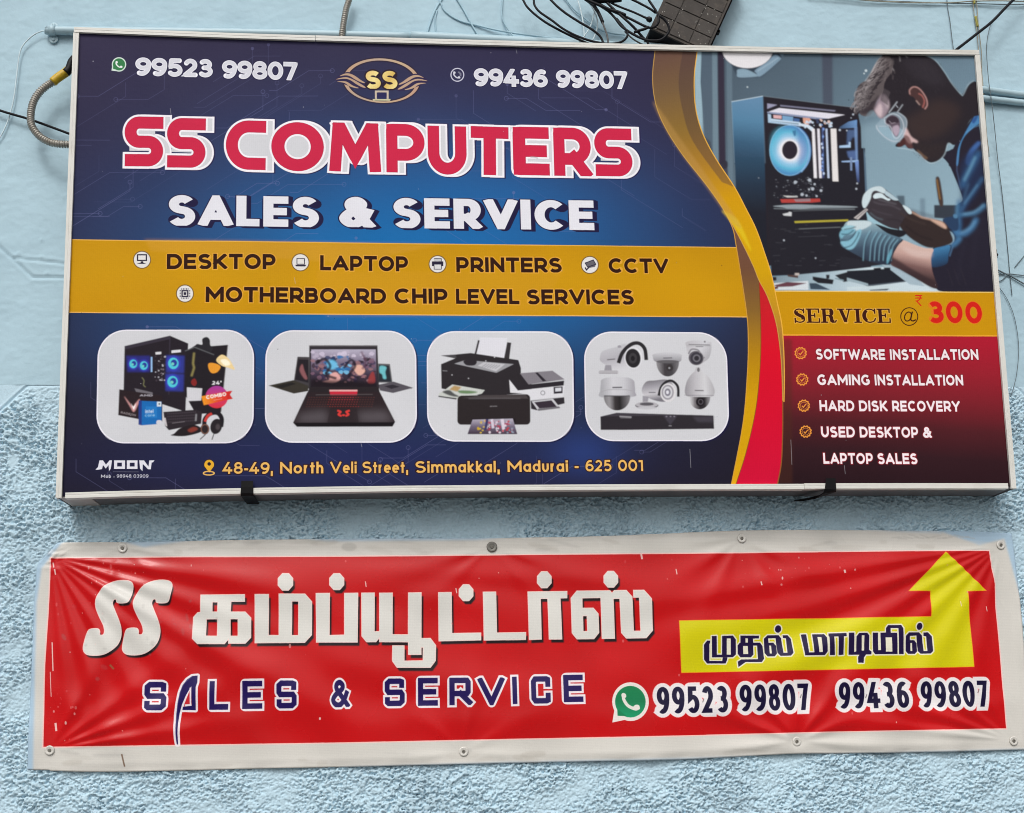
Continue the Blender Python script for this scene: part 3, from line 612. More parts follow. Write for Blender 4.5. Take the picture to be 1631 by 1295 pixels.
    Z(0, 0, 1); soften(1100, 70, 1600, 470, 1); soften(1100, 70, 1600, 470, 1)
    # ---- coloured fields over the photograph
    Z(0, 0, 1)
    P([(100, 381.2), (1173, 394), (1190, 505), (100, 497.8)], lg((600, 385), (600, 500), [(192, 140, 4), (198, 146, 0), (196, 142, 2)]))
    P([(230, 382), (700, 390), (560, 420), (240, 400)], (206, 152, 50), .5, 9); P([(500, 430), (900, 430), (860, 500), (520, 500)], (204, 148, 40), .4, 12)
    Ln([(100, 381.6), (1173, 394)], 1.6, (226, 172, 84)); Ln([(100, 497.4), (1190, 504.6)], 1.8, (228, 176, 96))
    P([(1228, 463), (1640, 465.5), (1640, 535.2), (1240, 533)], (196, 142, 0)); Ln([(1228, 463.3), (1640, 466)], 2, (226, 190, 110)); Ln([(1240, 533.2), (1640, 535.2)], 2.4, (226, 160, 50))
    P([(1225, 534.4), (1640, 536.4), (1640, 800), (1225, 800)], lg((1400, 536), (1400, 770), [(168, 28, 48), (150, 32, 46), (122, 32, 42), (78, 30, 36), (50, 26, 32), (40, 22, 28)]))
    P([(1236, 540), (1262, 540), (1262, 770), (1236, 770)], (74, 40, 30), .45, 7)
    # ---- swooshes
    L1 = [(1045, 60), (1043.4, 80), (1039.5, 123), (1044.7, 165), (1060, 203), (1088, 247), (1124.5, 293.6), (1152, 333), (1175.5, 374), (1198.6, 420.5), (1209, 446), (1222.7, 472), (1236, 512), (1243, 557), (1245.8, 597), (1247, 638)]
    R1 = [(1112, 60), (1110, 85), (1106, 123), (1108, 170), (1119, 211), (1140, 252), (1170, 298), (1187, 330), (1204, 364), (1218, 403), (1229, 438), (1238, 480), (1245.4, 516), (1248.5, 560), (1249.5, 600), (1249, 640)]
    red_r = [(1247, 638), (1247, 686), (1244.7, 737), (1238, 775), (1237, 800)]
    L2 = [(1152, 333), (1166.6, 362), (1173, 393), (1188.7, 492), (1192, 540), (1190.4, 597), (1183.6, 675), (1165, 771), (1160, 795)]
    M2 = [(1209, 446), (1212, 523), (1210.8, 584), (1204, 652), (1188.7, 720), (1172.4, 771), (1167, 795)]
    s1, s2 = sm(L1, False), sm(R1, False)
    P(sm(M2, False) + sm(red_r, False)[::-1] + sm(L1[10:], False)[::-1], lg((1200, 460), (1220, 770), [(190, 34, 40), (214, 16, 40), (206, 14, 46), (200, 16, 54)]))
    P(sm(L2, False) + sm(M2, False)[::-1] + [(1198, 420), (1175, 374)], lg((1170, 360), (1190, 770), [(112, 76, 64), (112, 76, 56), (134, 98, 44), (176, 128, 20), (204, 152, 0), (206, 156, 4), (216, 160, 24)]))
    Ln(sm(L2, False), 1.6, (216, 160, 60), .8); Ln(sm(M2, False), 1.4, (120, 70, 30), .7)
    Ln(sm(L1[10:], False) + sm(red_r, False), 2.0, (140, 84, 40), .9)
    P(s1 + s2[::-1], lg((1075, 80), (1245, 560), [(104, 76, 66), (116, 90, 60), (140, 108, 50), (168, 122, 40), (204, 150, 14), (206, 156, 0), (206, 158, 10), (190, 140, 34), (150, 106, 60)]))
    P(sm([(1085, 60), (1087, 82), (1081, 130), (1088, 178), (1104, 225), (1150, 290)], False) + s2[:int(len(s2) * .42)][::-1], (74, 56, 58), .5, 1.2)
    P(sm([(1150, 335), (1175, 350), (1192, 385), (1196, 400), (1178, 372), (1160, 348)]), (226, 200, 40), .6, 6); P(sm([(1040, 160), (1080, 215), (1140, 300), (1180, 360), (1165, 352), (1124, 296), (1070, 222)]), (188, 146, 80), .4, 7)
    Ln([p for p in s1], 1.5, (214, 168, 80), .65); Ln(s2, 1.8, (236, 178, 70), .85)
    # ---- texts of the upper part
    wh = (222, 222, 230); nv = (30, 26, 62)
    for tx, a, b in (('99523', (216, 119.5), (338, 122)), ('99807', (354, 123.5), (473, 126.5)), ('99436', (756, 136), (872, 138)), ('99807', (887, 138.5), (999.5, 140.5))):
        cv.text(tx, a, b, 30, .2, (212, 213, 222), outs=((2.4, nv), (1.0, (236, 236, 244))), gap=.07, xs=1.0)
    def bubble(cx, cy, r, ring, col, tail):
        P(ell(cx, cy, r), ring); P([(cx - r * .95, cy + r * .15), tail, (cx - r * .2, cy + r * .95)], ring)
        P(ell(cx, cy, r * .84), col); P([(cx - r * .8, cy + r * .2), (tail[0] + r * .22, tail[1] - r * .26), (cx - r * .15, cy + r * .8)], col)
        phone(cx, cy, r * .5, (226, 230, 230))
    def phone(cx, cy, r, col, al=1.):
        Ln(sm([(cx - r * .75, cy - r * .75), (cx - r * .75, cy - r * .05), (cx, cy + r * .7), (cx + r * .75, cy + r * .75)], False), r * .36, col, al, rnd=True)
        P(ell(cx - r * .62, cy - r * .62, r * .34, r * .3, 50), col, al); P(ell(cx + r * .62, cy + r * .66, r * .36, r * .3, 20), col, al)
    bubble(189.5, 102.5, 11.5, (206, 222, 214), (54, 122, 74), (177.5, 112.5))
    Ln(ell(728.5, 118.8, 10.2), 1.8, (196, 196, 214), closed=True); phone(727.5, 119, 6, (206, 206, 220)); Ln([(730, 114), (733.5, 117), (733.6, 121)], 3, (130, 130, 150), .8)
    # headline with the extruded outline
    def headline(t, a, b, h):
        cv.text(t, a, b, h, .235, None, outs=((6.0, (34, 30, 66)),), font=HEAD, gap=.16)
        for k in range(0, 13, 1): cv.text(t, a, b, h, .235, None, outs=((4.4, (236, 234, 240), (k, .2)),), font=HEAD, gap=.16)
        for k in range(2, 12, 1): cv.text(t, a, b, h, .235, None, outs=((1.6, (204, 205, 210), (k, .2)),), font=HEAD, gap=.16)
        cv.text(t, a, b, h, .235, (192, 46, 76), outs=((4.2, (240, 236, 242)),), font=HEAD, gap=.16)
    def hl(t, spans, h):
        for st in ('n', 'w', 'g', 'r'):
            for ch, a, b in spans:
                kw = dict(font=HEAD)
                if st == 'n': cv.text(ch, a, b, h, .235, None, outs=((5.4, (38, 34, 74), (3, .6)), (5.4, (38, 34, 74), (11, .4))), **kw)
                if st == 'w':
                    for k in range(0, 12, 2): cv.text(ch, a, b, h, .235, None, outs=((4.2, (236, 234, 240), (k, .2)),), **kw)
                if st == 'g':
                    G_ = lambda x0, y0, x1, y1: P([(x0, a[1] - y0), (x1, b[1] - y0), (x1, b[1] - y1), (x0, a[1] - y1)], (206, 207, 212))
                    if ch == 'E': G_(a[0] + 16, 68, b[0] + 8, 14)
                    if ch == 'R': G_(a[0] + 16, 68, b[0] - 16, 20)
                    if ch == 'P': G_(a[0] + 16, 68, b[0] - 18, 30)
                    if ch == 'S': G_(a[0] + 16, 60, b[0] - 12, 48); G_(a[0] + 8, 34, b[0] - 16, 24)
                    if ch in 'CO': P([(a[0] + 16, a[1] - 70), (b[0] + (11 if ch == 'C' else -12), b[1] - 70), (b[0] + (11 if ch == 'C' else -12), b[1] - 14), (a[0] + 16, a[1] - 14)], (206, 207, 212))
                    for k in range(2, 12, 2): cv.text(ch, a, b, h, .235, None, outs=((.8, (206, 207, 212), (k, .1)),), **kw)
                if st == 'r': cv.text(ch, a, b, h, .235, (200, 38, 72), outs=((3.6, (240, 236, 242)), (.5, (150, 30, 60))), **kw)
    hl('', [('S', (198, 264), (259, 264.6)), ('S', (265.5, 266), (326.5, 267)), ('C', (359.5, 269), (422.5, 270.5)), ('O', (432, 271), (515, 273)), ('M', (524, 272), (607.5, 274)),
            ('P', (616, 274), (676.5, 275)), ('U', (682.5, 277), (743.5, 278)), ('T', (750.5, 277), (810, 279)), ('E', (818.5, 278), (875.5, 279)), ('R', (883.5, 279), (944, 280)), ('S', (949, 279.5), (1008, 280.5))], 83.5)
    # SALES & SERVICE
    for tx, a, b in (('SALES', (267, 359), (508, 362)), ('&', (540, 361), (596, 362.5)), ('SERVICE', (626, 363), (947, 366.5))):
        cv.text(tx, a, b, 51.5, .245, wh, outs=((1.4, nv, (5.5, 2)), (1.4, nv, (3, 1)), (1.3, nv)), gap=.09, xs=.76)
    # oval logo
    Z(530, 85, 10.19)
    tan = (186, 156, 132); dk = (44, 30, 44)
    def gold(X, Y): return lg((530, 250), (1060, 580), [(226, 190, 120), (240, 222, 150), (214, 180, 96), (244, 230, 160)])(X, Y)
    Oo, Oi = ell(790, 440, 620, 360, 3, n=60), ell(790, 445, 560, 330, 3, n=60)
    P(ell(790, 440, 640, 376, 3, n=60), dk, .8, 2, holes=[ell(790, 445, 540, 312, 3, n=60)]); P(Oo, lg((200, 200), (1300, 700), [(196, 160, 130), (182, 160, 144), (196, 170, 140), (186, 150, 128)]), holes=[Oi])
    for w, off in ((1, 0), (-1, 0)):
        fx = (lambda x: x) if w == 1 else (lambda x: 1588 - x)
        fy = lambda y: y if w == 1 else y + 28
        mk = lambda pts: [(fx(x), fy(y)) for x, y in pts]
        P(sm(mk([(40, 410), (110, 350), (230, 300), (330, 330), (440, 420), (540, 500), (540, 570), (460, 580), (300, 540), (150, 480), (60, 440)])), (48, 40, 74))
        for pts in ([(110, 365), (190, 325), (270, 322), (360, 360), (450, 425), (520, 470), (490, 476), (380, 430), (280, 368), (200, 352)],
                    [(50, 418), (130, 392), (220, 382), (310, 410), (420, 470), (535, 548), (480, 548), (380, 495), (280, 428), (190, 408)],
                    [(70, 452), (170, 446), (240, 462), (330, 520), (420, 556), (380, 560), (270, 530), (190, 476)]):
            P(sm(mk(pts)), tan)
    cv.text('SS', (532, 568), (1052, 574), 322, .26, gold, outs=((26, dk),), gap=.08)
    Ln([(700, 735), (700, 615), (890, 615), (890, 735)], 34, (196, 182, 164)); P([(645, 738), (940, 738), (930, 765), (655, 762)], (200, 196, 160)); P([(715, 632), (875, 632), (875, 716), (715, 716)], (44, 44, 86))
    # ---- yellow band text
    Z(0, 0, 1); br = (48, 24, 14)
    for tx, a, b in (('DESKTOP', (265.5, 428.5), (439, 429)), ('LAPTOP', (510, 430.5), (650, 432)), ('PRINTERS', (727, 433), (895, 434)), ('CCTV', (970, 434.5), (1065, 435)),
                     ('MOTHERBOARD', (327.5, 481), (615, 483.5)), ('CHIP', (628.5, 483), (713, 483.5)), ('LEVEL', (726.5, 483.5), (827.5, 484.5)), ('SERVICES', (839.5, 484.5), (1010, 485))):
        cv.text(tx, a, b, 25.2, .235, br, outs=((1.6, (222, 162, 60)),), gap=.12)
    for x, y in ((226, 413.5), (478.5, 418), (697, 420.5), (939.5, 422), (294.5, 467.5)):
        P(ell(x, y, 14.4), (120, 92, 50)); P(ell(x, y, 12.9), (222, 220, 218))
    ic = (40, 36, 56)
    Ln([(219, 405.5), (233, 405.5), (233, 414.5), (219, 414.5)], 2, ic, closed=True); P([(224, 416), (228, 416), (228, 418), (233, 420), (217, 420), (224, 418)], ic)
    Ln([(473, 412), (485, 412), (485, 421), (473, 421)], 1.2, ic, closed=True); P([(470, 422), (488, 422), (486, 424.5), (472, 424.5)], ic)
    P([(691, 411.5), (703, 411.5), (703, 416), (691, 416)], (190, 190, 190)); Ln([(691.5, 411.5), (703, 411.5), (703, 416)], 1, ic); P([(688, 416), (706, 416), (706, 423.5), (688, 423.5)], ic); P([(691.5, 421), (703, 421), (703, 428.5), (691.5, 428.5)], (214, 214, 214)); Ln([(691.5, 421), (691.5, 428.5), (703, 428.5), (703, 421)], 1, ic)
    P([(932, 419), (945, 414), (949, 420), (948, 425), (938, 427)], (100, 98, 106)); Ln([(932, 419), (945, 414), (949, 421), (936, 425.5)], 1.3, ic, closed=True); Ln([(938, 426), (934, 430), (932, 426)], 2, ic)
    P([(289, 462), (300, 462), (300, 473), (289, 473)], ic, holes=[[(291, 464), (298, 464), (298, 471), (291, 471)]]); P([(292.4, 465.4), (296.6, 465.4), (296.6, 469.6), (292.4, 469.6)], ic)
    for k in range(5):
        q = 289.5 + k * 2.5
        for y in (460.3, 474.8): Ln([(q, y - 1.2), (q, y + 1.2)], 1, ic)
        for x in (287.2, 301.8): Ln([(x - 1.2, q + 173), (x + 1.2, q + 173)], 1, ic)
    # ---- cards
    def rrect(c, r):
        c = [np.array(p, float) for p in c]; out = []
        for i in range(4):
            p, a, b = c[i], c[i - 1], c[(i + 1) % 4]; ua = (a - p) / np.hypot(*(a - p)); ub = (b - p) / np.hypot(*(b - p))
            for k in range(13):
                th = math.radians(90 * k / 12); out.append(tuple(p + ua * r * (1 - math.sin(th)) + ub * r * (1 - math.cos(th))))
        return out
    for c in ([(157, 526), (404, 526), (402.6, 705), (153.7, 705)], [(424, 526.5), (661.6, 527.4), (663.5, 704), (422.5, 704)], [(680.5, 527.8), (911.7, 528.6), (914, 703), (681.5, 702)], [(930.5, 528.6), (1156, 530), (1161.7, 701.5), (934, 701.5)]):
        q = rrect(c, 44); sh = [(x + 3.4, y + 2.2) for x, y in q]
        P(sh, (26, 24, 58), .9, 1.4); Ln(q, 3, (34, 32, 70), .8, 1, closed=True); P(q, (204, 205, 210)); Ln(q, 2.2, (232, 230, 240), .9, closed=True)
    # card 1: desktop bundle
    Z(140, 510, 5.825)
    K = (38, 32, 40)
    P([(340, 240), (760, 143), (930, 215), (905, 850), (330, 660)], K); P([(340, 240), (760, 143), (755, 175), (345, 270)], (56, 50, 62)); Ln([(760, 150), (750, 690)], 6, (70, 64, 80), .7)
    P([(1140, 240), (1297, 228), (1232, 860), (1000, 870), (905, 700), (905, 290), (1000, 230)], (34, 30, 36)); Ln([(1297, 230), (1234, 850)], 8, (80, 74, 76), .8)
    for x, y, s_ in ((460, 405, 1.), (805, 405, 1.), (800, 575, 1.)):
        if x < 500: P([(355, 330), (575, 330), (575, 480), (365, 480)], (44, 44, 120), 1, 3)
        else: P([(x - 80, y - 80), (x + 90, y - 75), (x + 85, y + 85), (x - 80, y + 80)], (48, 56, 140), 1, 3)
    for x, y, r in ((420, 405, 36), (518, 420, 36), (792, 400, 48), (785, 570, 48)):
        P(ell(x, y, r * 1.35, r * 1.5), (60, 70, 190), .8, 3); P(ell(x, y, r, r * 1.1), (80, 196, 214)); P(ell(x + 6, y - 4, r * .6, r * .66), (44, 60, 150)); P(ell(x - 6, y + 5, r * .3), (110, 200, 190))
    Ln([(590, 340), (590, 480)], 14, (150, 190, 236)); P([(625, 296), (680, 292), (680, 314), (628, 318)], (214, 214, 220)); P([(775, 280), (862, 272), (862, 296), (775, 304)], (216, 216, 222))
    for _ in range(40): 
        x, y = rnd.uniform(620, 720), rnd.uniform(330, 560); P(ell(x, y, rnd.uniform(3, 9)), rnd.choice([(120, 110, 120), (190, 190, 200), (70, 60, 70)]), .8)
    Ln(sm([(500, 530), (520, 560), (515, 600), (535, 620)], False), 9, (110, 110, 80)); P([(430, 630), (600, 670), (600, 690), (450, 670)], (120, 116, 124), .8)
    P(sm([(1060, 175), (1100, 155), (1130, 180), (1135, 230), (1160, 260), (1120, 300), (1000, 260), (1010, 220), (1060, 225)]), (40, 38, 44)); Ln([(900, 285), (990, 250), (1170, 320)], 10, (90, 92, 96), .9); P(sm([(1120, 400), (1180, 400), (1230, 430), (1200, 480), (1150, 490), (1120, 450)]), (226, 150, 50))
    P(sm([(1190, 370), (1240, 320), (1300, 350), (1340, 410), (1362, 460), (1300, 440), (1240, 420)]), (232, 206, 150)); P(sm([(1230, 370), (1290, 365), (1320, 410), (1270, 420)]), (248, 240, 214), 1, 2); Ln([(985, 300), (975, 400), (985, 440), (960, 520)], 18, (140, 130, 80), .9, 2)
    P(sm([(960, 560), (990, 540), (1010, 580), (990, 610), (960, 590)]), (130, 40, 40)); cv.text('24"', (1152, 598), (1240, 596), 34, .22, (226, 226, 230))
    P([(918, 622), (1060, 632), (1050, 745), (920, 750)], (206, 206, 212)); P(ell(1195, 712, 105, 104), lg((1195, 610), (1195, 815), [(160, 60, 150), (200, 60, 110), (214, 50, 60)])); P([(1052, 705), (1320, 655), (1300, 700), (1345, 728), (1075, 788)], lg((1060, 740), (1340, 690), [(236, 150, 40), (222, 70, 44), (214, 40, 44)]))
    P([(1320, 655), (1340, 655), (1318, 690), (1345, 730), (1290, 735), (1290, 662)], (200, 44, 40)); cv.text('COMBO', (1100, 732), (1285, 700), 34, .24, (240, 236, 230)); Ln([(1165, 742), (1245, 728)], 5, (236, 180, 160), .6)
    P([(290, 640), (690, 700), (690, 960), (280, 880)], (42, 32, 36)); P(sm([(335, 705), (380, 760), (415, 800), (440, 770), (480, 730), (460, 790), (425, 850), (390, 800)]), (206, 150, 150), .95, 2); P(sm([(400, 770), (420, 800), (445, 770), (425, 830)]), (240, 230, 230))
    cv.text('RADEON', (302, 862), (440, 890), 18, .2, (140, 130, 134)); cv.text('AMD', (480, 705), (600, 706), 18, .24, (170, 166, 176))
    P([(470, 745), (500, 745), (500, 975), (468, 968)], (40, 60, 130)); P([(500, 748), (683, 755), (683, 960), (498, 975)], (28, 104, 176)); P([(535, 800), (640, 800), (640, 905), (535, 905)], (40, 124, 196), .8); cv.text('intel', (532, 862), (607, 860), 34, .16, (206, 222, 236)); cv.text('core', (528, 893), (620, 890), 24, .14, (150, 196, 226), font=dict(GLYPH, c=(.6, [{'p': A_(.5, .33, .5, .33, 50, 310), 'c': 0}])))
    P([(640, 755), (680, 757), (680, 800), (640, 800)], (214, 224, 232)); P([(655, 768), (668, 768), (668, 785), (655, 785)], (30, 40, 60)); P(sm([(640, 930), (680, 930), (690, 960), (640, 965)]), (206, 206, 214))
    P([(700, 850), (1000, 830), (1060, 850), (1050, 960), (750, 1020), (715, 980)], (44, 38, 44)); P([(700, 905), (720, 905), (735, 985), (720, 980)], (196, 190, 194))
    for r in range(4):
        for k in range(16): P([(735 + k * 17 + r * 2, 862 + r * 26 - k), (747 + k * 17 + r * 2, 861 + r * 26 - k), (747 + k * 17 + r * 2, 872 + r * 26 - k), (735 + k * 17 + r * 2, 874 + r * 26 - k)], (70, 62, 70), .8)
    Ln([(780, 955), (900, 940)], 5, (130, 124, 130), .8); Ln([(1005, 870), (1000, 935)], 10, (170, 170, 176), .8, 1)
    P(sm([(800, 1050), (860, 1000), (980, 970), (1050, 1000), (1040, 1040), (900, 1075), (770, 1068)]), (36, 30, 34)); P(sm([(925, 1020), (980, 990), (1020, 1010), (960, 1040)]), (140, 60, 50), .8, 1)
    Ln(sm([(1080, 980), (1085, 920), (1130, 870), (1200, 860), (1240, 910), (1235, 990)], False), 40, (34, 30, 36)); Ln(sm([(1085, 940), (1110, 890), (1150, 865)], False), 24, (196, 60, 56)); P(ell(1085, 1010, 42, 50), (46, 38, 40)); P(ell(1190, 985, 54, 72, 15), (38, 34, 38)); Ln(ell(1085, 1010, 34, 42), 6, (160, 110, 90), .7, closed=True)
    Ln([(1090, 1060), (1040, 1105)], 8, (40, 36, 40)); Ln([(1172, 1045), (1150, 1108)], 8, (40, 36, 40)); P(ell(1205, 990, 20, 28), (84, 76, 80), .7, 2)
    # card 2: laptops
    Z(410, 510, 6.041)
    P([(385, 350), (497, 352), (497, 660), (350, 585)], (66, 62, 66)); P([(392, 375), (490, 378), (490, 600), (362, 570)], (36, 32, 38)); P(sm([(430, 420), (450, 480), (480, 560), (450, 560), (405, 480)]), (150, 96, 100), .8, 2)
    P([(105, 628), (345, 575), (490, 630), (488, 680), (350, 705)], (56, 52, 46)); P([(170, 632), (330, 596), (370, 612), (230, 655)], (36, 34, 34))
    P([(1162, 415), (1275, 420), (1300, 600), (1165, 600)], (96, 96, 100)); P([(1168, 430), (1265, 435), (1288, 592), (1168, 590)], (40, 44, 52)); P(sm([(1180, 440), (1240, 450), (1230, 500), (1240, 560), (1210, 560), (1200, 520), (1175, 500)]), (110, 190, 200), .95, 2)
    P([(1160, 620), (1310, 590), (1500, 650), (1305, 700), (1180, 675)], (84, 80, 88)); P([(1220, 635), (1300, 618), (1370, 640), (1290, 660)], (48, 44, 52))
    P([(498, 240), (1155, 240), (1172, 690), (1178, 700), (480, 700), (495, 660)], (50, 46, 52)); P([(498, 240), (1155, 240), (1155, 250), (498, 250)], (100, 96, 100))
    P([(518, 280), (1138, 280), (1150, 640), (512, 640)], lg((800, 280), (800, 640), [(176, 170, 190), (120, 108, 130), (60, 50, 66), (34, 28, 36)]))
    scr = [(518, 280), (1138, 280), (1146, 610), (514, 610)]
    for _ in range(150):
        x, y = rnd.uniform(530, 1125), rnd.uniform(300, 600)
        c = rnd.choice([(200, 190, 210), (180, 170, 190)]) if y < 370 else rnd.choice([(60, 44, 56), (40, 34, 44), (120, 90, 110), (150, 110, 116), (64, 52, 80)])
        if 640 < x < 900 and 350 < y < 520: c = rnd.choice([(40, 110, 170), (120, 190, 230), (30, 50, 90), (40, 40, 70)])
        r = rnd.uniform(10, 34); P(sm([(x + r * rnd.uniform(.5, 1.3) * math.cos(t), y + r * rnd.uniform(.4, .9) * math.sin(t)) for t in (0, 1.2, 2.4, 3.6, 4.9)], k=3), c, .8)
    P(sm([(670, 400), (720, 380), (770, 420), (740, 470), (680, 460)]), (110, 190, 230), .9, 3); P(sm([(930, 440), (1000, 430), (1035, 490), (980, 530), (930, 480)]), (226, 176, 160), .95, 1); P(sm([(700, 520), (760, 500), (800, 560), (740, 600), (630, 590), (690, 570)]), (226, 170, 166), .95, 1); P(sm([(1090, 510), (1120, 500), (1130, 600), (1060, 600)]), (150, 60, 60), .9, 2)
    P([(514, 560), (1146, 600), (1150, 645), (512, 645)], (30, 22, 28), .85, 8); Ln(sm([(560, 420), (640, 370), (700, 440), (660, 520), (760, 560)], False), 26, (30, 24, 34), .85, 2); Ln(sm([(830, 460), (900, 380), (940, 440), (880, 540), (960, 590)], False), 24, (34, 28, 44), .85, 2); Ln(sm([(1000, 300), (1040, 400), (1010, 470)], False), 22, (90, 60, 80), .8, 3); P([(500, 640), (1165, 640), (1180, 705), (485, 705)], (40, 34, 38))
    P([(480, 690), (1178, 690), (1325, 975), (1300, 1020), (380, 1022), (342, 985)], (44, 34, 38)); P([(400, 900), (660, 860), (690, 990), (380, 985)], (110, 104, 110), .5, 22); P([(960, 880), (1240, 870), (1300, 980), (980, 985)], (110, 104, 110), .5, 22)
    P([(342, 985), (1325, 980), (1300, 1022), (380, 1024)], (24, 20, 24)); P([(700, 848), (955, 848), (975, 980), (670, 982)], (46, 38, 42), .8); P([(692, 668), (962, 668), (958, 720), (700, 720)], (196, 40, 60)); P([(692, 668), (962, 668), (962, 684), (692, 684)], (226, 170, 170)); Ln([(560, 716), (1110, 712)], 6, (90, 84, 86))
    for r in range(5):
        for k in range(26):
            x = 490 + k * 25 + r * (-6) ; y = 738 + r * 22
            d = abs(x - 820); c = (200, 50, 60) if d < 120 - r * 8 and r < 2 else (150, 50, 44) if d < 150 else (96, 50, 44)
            P([(x, y), (x + 12, y), (x + 12, y + 7), (x, y + 7)], c, .75)
    Ln(sm([(768, 868), (800, 880), (780, 905), (810, 920)], False), 18, (214, 60, 56)); Ln(sm([(888, 868), (855, 880), (876, 905), (846, 920)], False), 18, (214, 60, 56)); P(ell(828, 912, 14, 9), (214, 60, 56))
    # card 3: printers
    Z(670, 510, 6.165)
    P([(585, 165), (850, 175), (825, 370), (545, 340)], (216, 216, 224)); Ln([(572, 195), (535, 345)], 18, (52, 48, 52)); P([(850, 215), (890, 220), (870, 380), (820, 370)], (52, 48, 52))
    P([(195, 345), (340, 335), (490, 320), (960, 390), (985, 470), (985, 520), (1100, 640), (1080, 720), (880, 715), (870, 580), (1000, 720), (620, 745), (205, 670), (200, 430), (340, 372)], (44, 40, 44))
    P([(195, 345), (340, 335), (355, 365), (330, 372)], (70, 68, 72)); P([(330, 425), (440, 390), (915, 430), (745, 515)], (150, 150, 156)); P(sm([(420, 400), (480, 385), (550, 400), (530, 440), (450, 440)]), (44, 40, 46)); P([(560, 445), (620, 410), (830, 430), (740, 500)], (196, 196, 202), .8)
    for k in range(6): Ln([(600 + k * 26, 460 + k * 3), (650 + k * 26, 425 + k * 3)], 5, (110, 110, 120), .8)
    Ln([(215, 495), (262, 497)], 5, (150, 150, 156)); 
    for x, y in ((308, 536), (470, 570), (640, 398), (726, 362)): P(ell(x, y, 6), (190, 190, 196))
    P([(215, 700), (310, 630), (630, 685), (600, 720), (390, 770), (350, 775), (175, 750), (180, 715)], (196, 200, 196)); P([(280, 680), (330, 640), (400, 655), (360, 700)], (176, 140, 80), .9, 1); P(sm([(370, 690), (480, 690), (560, 705), (480, 720), (390, 715)]), (84, 120, 70), .9, 1); P(sm([(215, 700), (280, 685), (330, 720), (380, 750), (310, 745), (240, 720)]), (50, 50, 54), .9, 1); P([(175, 740), (355, 765), (350, 778), (175, 752)], (56, 54, 58))
    P([(975, 520), (1295, 495), (1415, 580), (1060, 630)], (128, 124, 132)); P([(1125, 515), (1150, 512), (1235, 595), (1200, 600)], (44, 40, 48)); P([(985, 530), (1055, 632), (1410, 592), (1405, 640), (940, 690), (870, 580), (990, 600)], (44, 40, 46))
    P([(870, 582), (955, 690), (1415, 640), (1400, 745), (1080, 780), (1020, 720), (880, 710)], (216, 216, 222)); P([(1305, 655), (1395, 648), (1395, 715), (1308, 722)], (46, 42, 50)); P([(1322, 665), (1382, 660), (1382, 695), (1322, 700)], (210, 212, 220)); Ln(ell(1200, 713, 20), 6, (96, 96, 106), closed=True)
    P([(1080, 790), (1410, 755), (1415, 815), (1150, 885), (1085, 870)], (48, 44, 50)); P([(1090, 795), (1300, 770), (1370, 860), (1155, 890)], (196, 196, 202)); P([(1115, 805), (1285, 785), (1340, 850), (1165, 865)], (54, 46, 56)); P([(1150, 868), (1360, 845), (1372, 862), (1155, 890)], (110, 108, 114))
    P(rrect([(362, 740), (1075, 725), (1078, 1025), (360, 1025)], 40), (44, 38, 40)); P([(400, 765), (600, 735), (1030, 730), (1060, 770)], (70, 64, 66)); Ln([(470, 768), (980, 766)], 8, (110, 106, 110), .6, 2); cv.text('EPSON', (682, 850), (750, 848), 10, .2, (150, 146, 150)); P([(500, 965), (930, 965), (930, 1025), (500, 1025)], (30, 24, 28))
    P([(510, 975), (905, 965), (950, 1118), (460, 1118)], lg((500, 960), (500, 1118), [(176, 170, 186), (110, 100, 120), (60, 46, 60)]))
    for _ in range(70):
        x = rnd.uniform(560, 910); y = rnd.uniform(985, 1105)
        c = rnd.choice([(226, 196, 60), (206, 170, 30)]) if x < 630 else rnd.choice([(190, 40, 60), (220, 200, 216), (226, 214, 226), (170, 60, 90)]) if x < 850 else rnd.choice([(150, 160, 180), (120, 120, 140), (190, 60, 70)])
        P(ell(x, y, rnd.uniform(6, 14), rnd.uniform(5, 14)), c, .8)
    Ln([(655, 970), (635, 1080)], 24, (60, 60, 100)); Ln([(700, 970), (712, 1060)], 26, (214, 206, 222), .9); Ln([(800, 970), (815, 1070)], 30, (220, 210, 224), .9)
    # card 4: cameras and recorder
    Z(920, 510, 6.165)
    g0, g1, g2 = (206, 206, 212), (150, 148, 156), (44, 42, 46)
    P(sm([(222, 350), (250, 300), (380, 262), (480, 240), (500, 460), (540, 485), (420, 498), (300, 450), (225, 400)]), lg((300, 270), (360, 490), [(190, 190, 196), (176, 174, 182), (206, 206, 212)])); P(sm([(395, 250), (420, 245), (430, 265), (400, 270)]), g1)
    Ln(sm([(402, 420), (440, 320), (520, 240), (600, 225), (660, 280), (675, 390)], False), 38, g2); P(ell(548, 370, 88, 108, -8), (214, 214, 220)); P(ell(545, 372, 74, 94, -8), (40, 38, 42)); P(ell(543, 372, 40, 52), (60, 58, 62)); P(ell(543, 374, 20, 26), (34, 32, 36)); Ln([(290, 388), (370, 380)], 11, (110, 108, 112))
    P([(272, 440), (330, 440), (338, 495), (262, 495)], g1); P(rrect([(208, 492), (398, 492), (398, 524), (208, 524)], 14), (176, 174, 180)); Ln([(212, 522), (394, 522)], 4, (110, 108, 114))
    P(sm([(740, 360), (752, 330), (880, 315), (1010, 330), (1022, 365), (990, 410), (780, 410)]), lg((880, 320), (880, 410), [(196, 196, 202), (170, 170, 176), (140, 138, 144)])); P([p for p in arc(886, 405, 112, 146, 0, 180)], lg((780, 470), (1000, 470), [(140, 138, 142), (66, 62, 66), (70, 68, 72), (120, 118, 122)])); P(ell(886, 405, 112, 16), (96, 94, 98)); P(ell(905, 465, 34), (56, 52, 54)); P(ell(902, 468, 10), (150, 150, 156)); Ln([(842, 370), (930, 368)], 10, (96, 94, 100))
